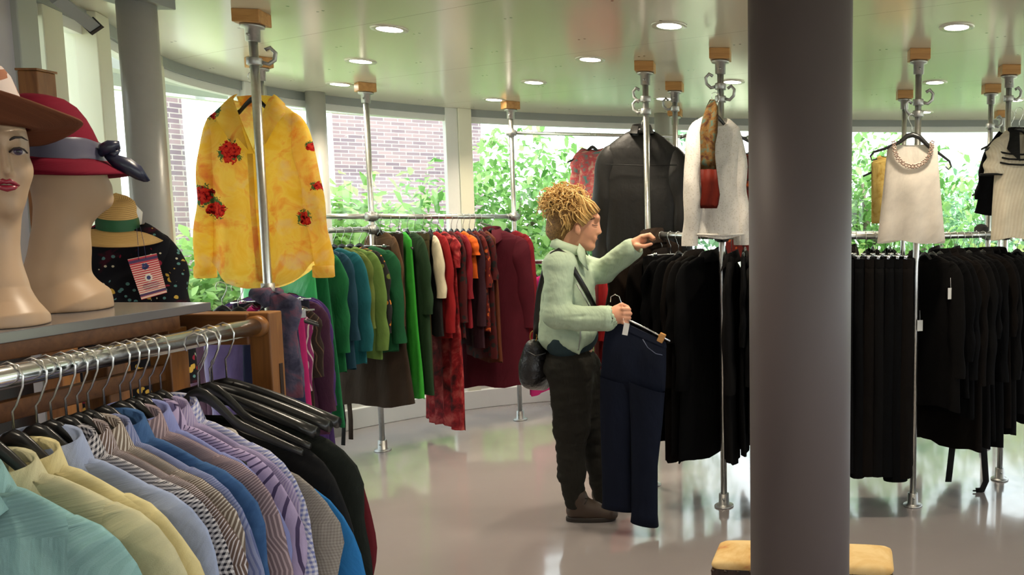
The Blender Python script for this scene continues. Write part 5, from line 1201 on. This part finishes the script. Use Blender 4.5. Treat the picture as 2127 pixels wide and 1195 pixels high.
body = [('ell', wp(1188, 449, 0), (.112, .079, .122), None, .01), ('ell', wp(1212, 468, 0), (.080, .062, .105), None, .03), C_(wp(1206, 502, 0), wp(1222, 511, 0), .047, .026, .03),
        C_(wp(1239, 462, 0), wp(1245, 482, 0), .010, .0125, .012), C_(wp(1240, 484, -.012), wp(1240, 484, .012), .008, .008, .008), C_(wp(1236, 494, -.014), wp(1236, 494, .014), .010, .010, .010), C_(wp(1234, 499, -.012), wp(1234, 499, .012), .010, .010, .008), C_(wp(1226, 511, 0), wp(1227, 512, 0), .020, .020, .02),
        C_(wp(1240, 452, -.03), wp(1240, 452, .03), .014, .014, .02),
        ('ell', wp(1240, 466, -.036), (.016, .014, .012), None, .01, 1), ('ell', wp(1240, 466, .036), (.016, .014, .012), None, .01, 1),
        ('ell', wp(1200, 477, -.078), (.017, .010, .030), None, .006), ('ell', wp(1201, 476, -.090), (.008, .006, .016), None, .004, 1),
        C_(wp(1186, 490, 0), wp(1176, 535, 0), .055, .060, .03), C_(wp(1168, 550, -.12), wp(1190, 550, .12), .065, .065, .05),
        ('ell', wp(1180, 605, 0), (.105, .155, .19), None, .05), ('ell', wp(1184, 690, 0), (.100, .140, .14), None, .06), ('ell', wp(1186, 750, 0), (.115, .165, .12), None, .05),
        C_(wp(1192, 765, -.085), wp(1188, 900, -.09), .085, .055, .03), C_(wp(1188, 900, -.09), wp(1192, 1055, -.10), .055, .036, .02), C_(wp(1192, 1062, -.10), wp(1255, 1088, -.10), .036, .026, .02),
        C_(wp(1202, 765, .085), wp(1226, 900, .09), .085, .055, .03), C_(wp(1226, 900, .09), wp(1250, 1030, .12), .055, .036, .02), C_(wp(1250, 1036, .12), wp(1310, 1055, .12), .036, .026, .02),
        C_(wp(1160, 552, -.175), wp(1157, 655, -.235), .050, .044, .03), C_(wp(1157, 655, -.235), wp(1262, 660, -.26), .043, .029, .02),
        C_(wp(1198, 552, .165), wp(1252, 560, .11), .048, .042, .03), C_(wp(1252, 560, .11), wp(1310, 516, .02), .041, .028, .02)] + hand_near() + hand_far()
bod = sdf_build('body', SKIN, man, body, .0052, smooth=2)
jk = [C_(wp(1162, 553, -.14), wp(1188, 553, .14), .082, .080, .05), ('ell', wp(1181, 610, 0), (.128, .185, .21), None, .05), ('ell', wp(1180, 668, 0), (.135, .175, .15), None, .06),
      C_(wp(1150, 700, -.10), wp(1150, 700, .10), .070, .070, .05), C_(wp(1186, 700, -.12), wp(1186, 700, .12), .078, .078, .05), C_(wp(1196, 720, -.155), wp(1203, 735, -.16), .028, .006, .03), C_(wp(1215, 690, -.10), wp(1212, 690, .12), .055, .055, .05),
      C_(wp(1162, 556, -.185), wp(1157, 655, -.235), .070, .062, .04), C_(wp(1157, 655, -.235), wp(1200, 662, -.25), .066, .060, .02), C_(wp(1200, 662, -.25), wp(1262, 662, -.26), .060, .062, .01),
      C_(wp(1198, 556, .165), wp(1252, 564, .11), .074, .064, .04), C_(wp(1252, 564, .11), wp(1312, 518, .02), .063, .058, .02),
      ('ell', wp(1272, 661, -.262), (.028, .048, .05), None, .004, 1), ('ell', wp(1324, 508, .01), (.034, .042, .046), None, .004, 1),
      ('cap', wp(1190, 488, 0), wp(1180, 520, 0), .062, .064, .01, 1)]
for i in range(9):                                                     # soft creases across the elbows and waist
    rng = random.Random(i); u = 1150 + 7 * i; jk.append(('cap', wp(1150 + i * 3, 630 + i * 5, -.315), wp(1185 + i * 4, 622 + i * 6, -.31), .004, .004, .012, 1)) if i % 3 == 0 else None
jk = [q for q in jk if q]
jo = sdf_build('jacket', MINT, man, jk, .0055, smooth=2)
mb = MB(); cen = wp(1180, 517, 0); rings = []
for r_, dz in ((.066, -.012), (.066, .022), (.072, .034), (.084, .012), (.092, -.014)):
    rings.append([(cen[0] + .006 + (r_) * cos(q) * 1.02, cen[1] + r_ * sin(q) * 1.05, cen[2] + dz + .028 * -cos(q) * 1.0 + .002) for q in [.42 + (2 * pi - .84) * i / 30 for i in range(31)]])
mb.loft(rings, False); mb.build('collar', MINT, man, solid=.004)
mb = MB(); mb.loft([[wp(u, v, y) for u, v, y in row] for row in (((1203, 506, -.075), (1214, 518, -.05), (1216, 528, -.02)), ((1198, 522, -.10), (1206, 534, -.10), (1216, 544, -.07)), ((1203, 540, -.12), (1212, 552, -.11), (1222, 562, -.08)))], False); mb.build('lapel', MINT, man, solid=.004)
SEAM = plain('grey_green_seam', hx('#6f8578'), .6)
for pts in (((1198, 590, -.182), (1215, 620, -.165), (1232, 652, -.105)), ((1205, 675, -.185), (1206, 700, -.185), (1201, 728, -.172))):
    mb = MB(); mb.tube([wp(*q) for q in pts], .0028, 6); mb.build('zip', M['cast'], man)
mb = MB(); mb.tube([(q[0], q[1], q[2]) for q in [wp(1262 + 2 * cos(a_), 661, -.26) for a_ in (0,)] + [wp(1263, 661, -.26)]], .0635, 20, caps=False); mb.build('cuff', MINT, man)
sdf_build('top', TEEM, man, [('ell', wp(1186, 700, 0), (.134, .182, .105), None, .05), C_(wp(1176, 712, -.10), wp(1190, 712, .10), .085, .085, .04)], .009)
tr_ = [('ell', wp(1184, 755, 0), (.132, .175, .115), None, .05), C_(wp(1186, 770, -.085), wp(1187, 890, -.095), .112, .088, .04), C_(wp(1187, 890, -.095), wp(1187, 925, -.095), .088, .070, .02), C_(wp(1184, 930, -.095), wp(1188, 985, -.10), .074, .068, .012), C_(wp(1188, 985, -.10), wp(1195, 1046, -.10), .066, .050, .02),
       C_(wp(1204, 770, .085), wp(1228, 890, .09), .110, .080, .04), C_(wp(1228, 895, .09), wp(1252, 1026, .12), .072, .052, .02), C_(wp(1196, 800, 0), wp(1203, 880, 0), .085, .05, .05),
       ('ell', wp(1195, 1062, -.10), (.036, .036, .03), None, .004, 1)]
to = sdf_build('trousers', DKTR, man, tr_, .007)
def wrinkle(o, size, st, sq):
    tx = bpy.data.textures.new('cloth_folds', 'CLOUDS'); tx.noise_scale = size; tx.noise_depth = 2
    e = bpy.data.objects.new('fold_space', None); COL.objects.link(e); e.parent = man; e.scale = sq; e.empty_display_size = .02
    m = o.modifiers.new('folds', 'DISPLACE'); m.texture = tx; m.strength = st; m.mid_level = .5; m.texture_coords = 'OBJECT'; m.texture_coords_object = e
wrinkle(jo, .07, .009, (1, 1, .55)); wrinkle(to, .08, .017, (1, 1, .45))
SHOE = plain('brown_shoe_leather', hx('#3b2b1f'), .5, nscale=30, namp=.2); SOLE = plain('dark_sole', hx('#241c16'), .6)
for u0, vb, y in ((1186, 1098, -.105), (1238, 1060, .125)):
    Yf = 4.0 + y; zf = 0; x0 = XU(u0, Yf, vb) - WO.x
    sh_o = sdf_build('shoe', SHOE, man, [C_((x0 + .02, y, .050), (x0 + .09, y, .052), .040, .042, .02), C_((x0 + .09, y, .048), (x0 + .212, y - .005, .032), .041, .034, .02), C_((x0 + .025, y, .07), (x0 + .04, y, .125), .040, .046, .02), C_((x0 + .06, y, .09), (x0 + .13, y, .06), .035, .035, .02)], .006, cut=.014)
    mb = MB(); mb.loft([[(x0 + .105 + .128 * k * math.copysign(abs(cos(q)) ** .8, cos(q)), y + .043 * k * math.copysign(abs(sin(q)) ** .75, sin(q)), z) for q in [2 * pi * i / 32 for i in range(32)]] for z, k in ((.001, .97), (.004, 1), (.020, 1), (.024, .97))], True, True, True); mb.build('sole', SOLE, sh_o)
    mb = MB()
    for k in range(4): mb.tube([(x0 + .075 + .022 * k, y - .036, .085 - .012 * k), (x0 + .083 + .022 * k, y, .112 - .014 * k), (x0 + .075 + .022 * k, y + .036, .085 - .012 * k)], .003, 6)
    mb.tube([(x0 + .075, y - .01, .118), (x0 + .10, y - .035, .125), (x0 + .085, y - .045, .10)], .0025, 6); mb.build('laces', SOLE, sh_o)
# face details
EYEB = plain('eyelash_brown', hx('#4a3428'), .6)
for sgn in (-1, 1):
    mb = MB(); mb.tube([wp(1230, 467, sgn * .047), wp(1236, 468.5, sgn * .038), wp(1241, 468, sgn * .026)], .0022, 6); mb.build('eyelash', EYEB, man)
    mb = MB(); mb.tube([wp(1227, 456, sgn * .050), wp(1236, 453, sgn * .040), wp(1244, 455, sgn * .022)], .0026, 6); mb.build('eyebrow', EYEB, man)
mb = MB(); mb.tube([wp(1234, 496, -.018), wp(1240, 496.5, 0), wp(1234, 496, .018)], .004, 8); mb.build('lips', plain('lip_pink', hx('#b5665c'), .45), man)
# hair: combed-up base plus loose curls
t = NT('blonde_curly_hair'); vec, u_, v_ = t.uv(); f, _ = t.noise(t.map(vec, (260, 12, 1)), 1, 4, .6); f2, _ = t.noise(t.obj(), 22, 3)
t.base(t.mix(f2, t.ramp(f, [(.3, hx('#8a5f2e')), (.7, hx('#d3a45c'))]), t.ramp(f, [(.3, hx('#c69449')), (.7, hx('#f8dc98'))]))); t.rough(.5, 0, .4); HAIR = t.m
t = NT('blonde_hair_roots'); f, _ = t.noise(t.map(t.obj(), (60, 20, 60)), 2, 5, .6, 1.2); t.base(t.ramp(f, [(.35, hx('#6e4b27')), (.65, hx('#b78a49'))])); t.rough(.55); t.bump(f, .9, .02); HROOT = t.m
hr = sdf_build('hair', HROOT, man, [('ell', wp(1184, 446, 0), (.118, .090, .125), None, .02), ('ell', wp(1178, 425, 0), (.105, .095, .085), None, .03), C_(wp(1165, 480, 0), wp(1172, 500, 0), .075, .055, .03), ('ell', wp(1222, 440, 0), (.058, .074, .050), None, .02),
      ('ell', wp(1240, 474, 0), (.075, .12, .075), None, .02, 1), ('ell', wp(1218, 505, 0), (.09, .12, .075), None, .02, 1), ('ell', wp(1202, 478, -.085), (.026, .03, .034), None, .015, 1), ('ell', wp(1202, 478, .085), (.026, .03, .034), None, .015, 1)], .006, smooth=2)
rng = random.Random(12); mb = MB()
def curl(p0, dirv, L, r0, turns, th):
    d = Vector(dirv).normalized(); a = d.cross(Vector((.3, .2, .9))).normalized(); b = d.cross(a); pts = []; ph = rng.uniform(0, 6.3); n = int(8 + turns * 7)
    for i in range(n):
        s = i / (n - 1); q = ph + turns * 2 * pi * s; rr = r0 * (.5 + .5 * sin(pi * s) + .15 * s)
        pts.append(Vector(p0) + d * (L * s) + a * rr * cos(q) + b * rr * sin(q) - Vector((0, 0, .25 * L * s * s)))
    mb.tube(pts, [th * (1 - .6 * i / n) for i in range(n)], 5)
for k in range(330):                                                   # piled curls on the crown and back
    q1 = rng.uniform(0, 2 * pi); zc = rng.uniform(-.35, 1); rr = sqrt(max(0, 1 - zc * zc))
    c = Vector(wp(1176, 424, 0)); d = Vector((rr * cos(q1), rr * sin(q1), zc)); p0 = c + Vector((d.x * .098, d.y * .092, d.z * .078))
    if d.x > .75 and d.z < .4: continue
    tang = d.cross(Vector((rng.uniform(-1, 1), rng.uniform(-1, 1), rng.uniform(-1, 1)))).normalized()
    curl(p0, tang * .8 + d * .45, rng.uniform(.04, .09), rng.uniform(.008, .016), rng.uniform(.8, 1.8), rng.uniform(.0026, .0048))
for k in range(190):                                                   # swept strands at the side and nape
    s = rng.random(); y = rng.choice((-1, 1)) * rng.uniform(.05, .09); 
    u0_, v0_ = rng.uniform(1165, 1226), rng.uniform(450, 492)
    if (u0_ - 1202) ** 2 + (v0_ - 478) ** 2 < 300 or u0_ - 1165 > (495 - v0_) * 1.6 + 8: continue
    yy = y if v0_ < 480 else y * .8
    pts = [wp(u0_, v0_, yy * 1.02), wp(lerp(u0_, 1175, .35) + rng.uniform(-4, 4), v0_ - 14, yy * 1.08), wp(lerp(u0_, 1170, .6), v0_ - 28 + rng.uniform(-4, 4), yy * 1.03), wp(lerp(u0_, 1168, .8) + rng.uniform(-5, 5), v0_ - 42, yy * .85)]
    mb.tube(pts, [.0025, .0045, .004, .002], 5)
for k in range(150):                                                   # strands combed up from the hairline
    s = rng.random(); y = rng.choice((-1, 1)) * rng.uniform(.0, .075); ex = .35 * abs(y) / .075
    u0_, v0_ = lerp(1246, 1210, s) - 10 * ex, lerp(434, 470, s)
    yy = y if s < .4 else math.copysign(rng.uniform(.066, .08), y)
    mb.tube([wp(u0_ + 2, v0_ + 2, yy), wp(u0_ - 10, v0_ - 12 + rng.uniform(-3, 3), yy * 1.08), wp(lerp(u0_, 1195, .6), 412 + rng.uniform(-5, 8), yy * 1.0), wp(1188 + rng.uniform(-8, 8), 398 + rng.uniform(-6, 6), yy * .75)], [.0018, .004, .004, .002], 5)
mb.build('curls', HAIR, hr)
# bag on the back, carried by a thin strap
bg_ = thing('shoulder_bag', 'small black leather bag hanging behind the shopper from a dark shoulder strap', 'bag', WO)
t = NT('black_bag_leather'); f, _ = t.noise(t.obj(), 25, 4, .6, .5); t.base((.012, .011, .012)); t.rough(.3, 0, .5); t.bump(f, .6, .02); BAGM = t.m
sdf_build('bag_body', BAGM, bg_, [('ell', wp(1112, 762, -.05), (.078, .11, .105), None, .03), C_(wp(1108, 722, -.10), wp(1112, 722, .0), .042, .042, .05), C_(wp(1100, 790, -.10), wp(1128, 796, .02), .04, .04, .04)], .008)
mb = MB(); mb.tube([wp(*q) for q in ((1112, 705, -.10), (1114, 660, -.135), (1119, 610, -.17), (1131, 560, -.195), (1148, 527, -.195), (1160, 520, -.185), (1176, 531, -.185), (1196, 568, -.188), (1216, 602, -.165), (1236, 640, -.09))], .013, 8, flat=.35); mb.build('strap', M['blackpl'], bg_)
mb = MB(); mb.tube([wp(1108 + 7 * cos(a_), 700 + 12 * sin(a_), -.11) for a_ in [2 * pi * i / 16 for i in range(17)]], .003, 6); mb.build('buckle', plain('brass_ring', hx('#a8823f'), .3, 1.0), bg_)
mb = MB(); mb.tube([wp(1092, 728, -.13), wp(1112, 740, -.165), wp(1134, 734, -.15)], .004, 6); mb.build('zip', M['darkmetal'], bg_)
# jeans on a clip hanger in the right hand
J0 = P(1294, 660, 3.74)
hg = thing('clip_hanger', 'metal clip hanger held at the waist by the shopper carrying dark jeans', 'hanger', J0)
jp = lambda u, v, y=0: tuple(P(u, v, 3.74 + y) - J0)
mb = MB(); mb.tube([jp(*q) for q in ((1294, 662), (1290, 648), (1288, 638), (1290, 627), (1286, 616), (1277, 612), (1269, 617), (1268, 628))], .0022, 8); mb.build('hook', M['chrome'], hg)
mb = MB(); mb.tube([jp(1262, 643, .02), jp(1294, 660), jp(1345, 684), jp(1392, 709)], .005, 8); mb.build('bar', M['chrome'], hg)
for u, v in ((1272, 651), (1374, 702)):
    mb = MB(); mb.box(jp(u, v, -.004), (.03, .022, .045), M=Matrix.Rotation(.45, 3, 'Y')); mb.build('clip', M['woodblock'], hg, bevel=.003)
t = NT('dark_indigo_denim'); vec, u_, v_ = t.uv(); f, _ = t.noise(t.map(vec, (1, .5, 1)), 8, 4); f2, _ = t.noise(vec, 900, 1)
t.base(t.mix(f, hx('#0c0f19'), hx('#141a2b'))); t.rough(.85, 0, .12); t.bump(f, .6, .02); DEN = t.m
je = thing('jeans', 'dark indigo flared jeans hanging from the clip hanger in the shopper\'s hand', 'jeans', J0)
def flatring(u0, v0, u1, v1, th, y=0, n=28):
    out = []
    for i in range(n):
        q = 2 * pi * i / n; s = .5 + .5 * cos(q); a = Vector(jp(lerp(u0, u1, s), lerp(v0, v1, s), y)); out.append((a.x, a.y + th * math.copysign(abs(sin(q)) ** .7, sin(q)), a.z))
    return out
mb = MB(); mb.loft([flatring(1264, 655, 1384, 712, .012), flatring(1260, 668, 1384, 722, .022), flatring(1252, 720, 1384, 765, .04), flatring(1248, 775, 1382, 805, .045), flatring(1247, 800, 1380, 825, .04)], True, True, True); mb.build('seat', DEN, je)
mb = MB(); mb.loft([flatring(1247, 780, 1322, 800, .045), flatring(1247, 860, 1316, 868, .045, -.005), flatring(1250, 950, 1312, 955, .04, -.005), flatring(1252, 1040, 1318, 1050, .042), flatring(1250, 1052, 1320, 1062, .042)], True, False, True); mb.build('leg', DEN, je)
mb = MB(); mb.loft([flatring(1306, 790, 1381, 815, .042, -.03), flatring(1310, 870, 1376, 880, .040, -.035), flatring(1312, 960, 1366, 970, .036, -.035), flatring(1312, 1060, 1366, 1072, .040, -.03), flatring(1310, 1082, 1368, 1094, .042, -.03)], True, False, True); mb.build('leg', DEN, je)
mb = MB(); mb.loft([flatring(1264, 654, 1384, 711, .014), flatring(1262, 667, 1385, 723, .024)], True); mb.build('waistband', DEN, je)
mb = MB(); mb.tube([jp(1335, 705, -.035), jp(1345, 722, -.042), jp(1362, 735, -.042), jp(1376, 738, -.036)], .002, 6); mb.build('pocket_seam', plain('denim_thread', hx('#4a5168'), .7), je)
tg2 = thing('price_tag', 'white price tag dangling from the jeans hanger under the hand', 'price tag', J0)
mb = MB(); mb.box(jp(1300, 684, -.07), (.026, .002, .058), M=Matrix.Rotation(.2, 3, 'Y')); mb.build('card', M['tagwhite'], tg2)
mb = MB(); mb.tube([jp(1297, 673, -.07), jp(1294, 660, -.02)], .0008, 5); mb.build('string', M['tagwhite'], tg2)
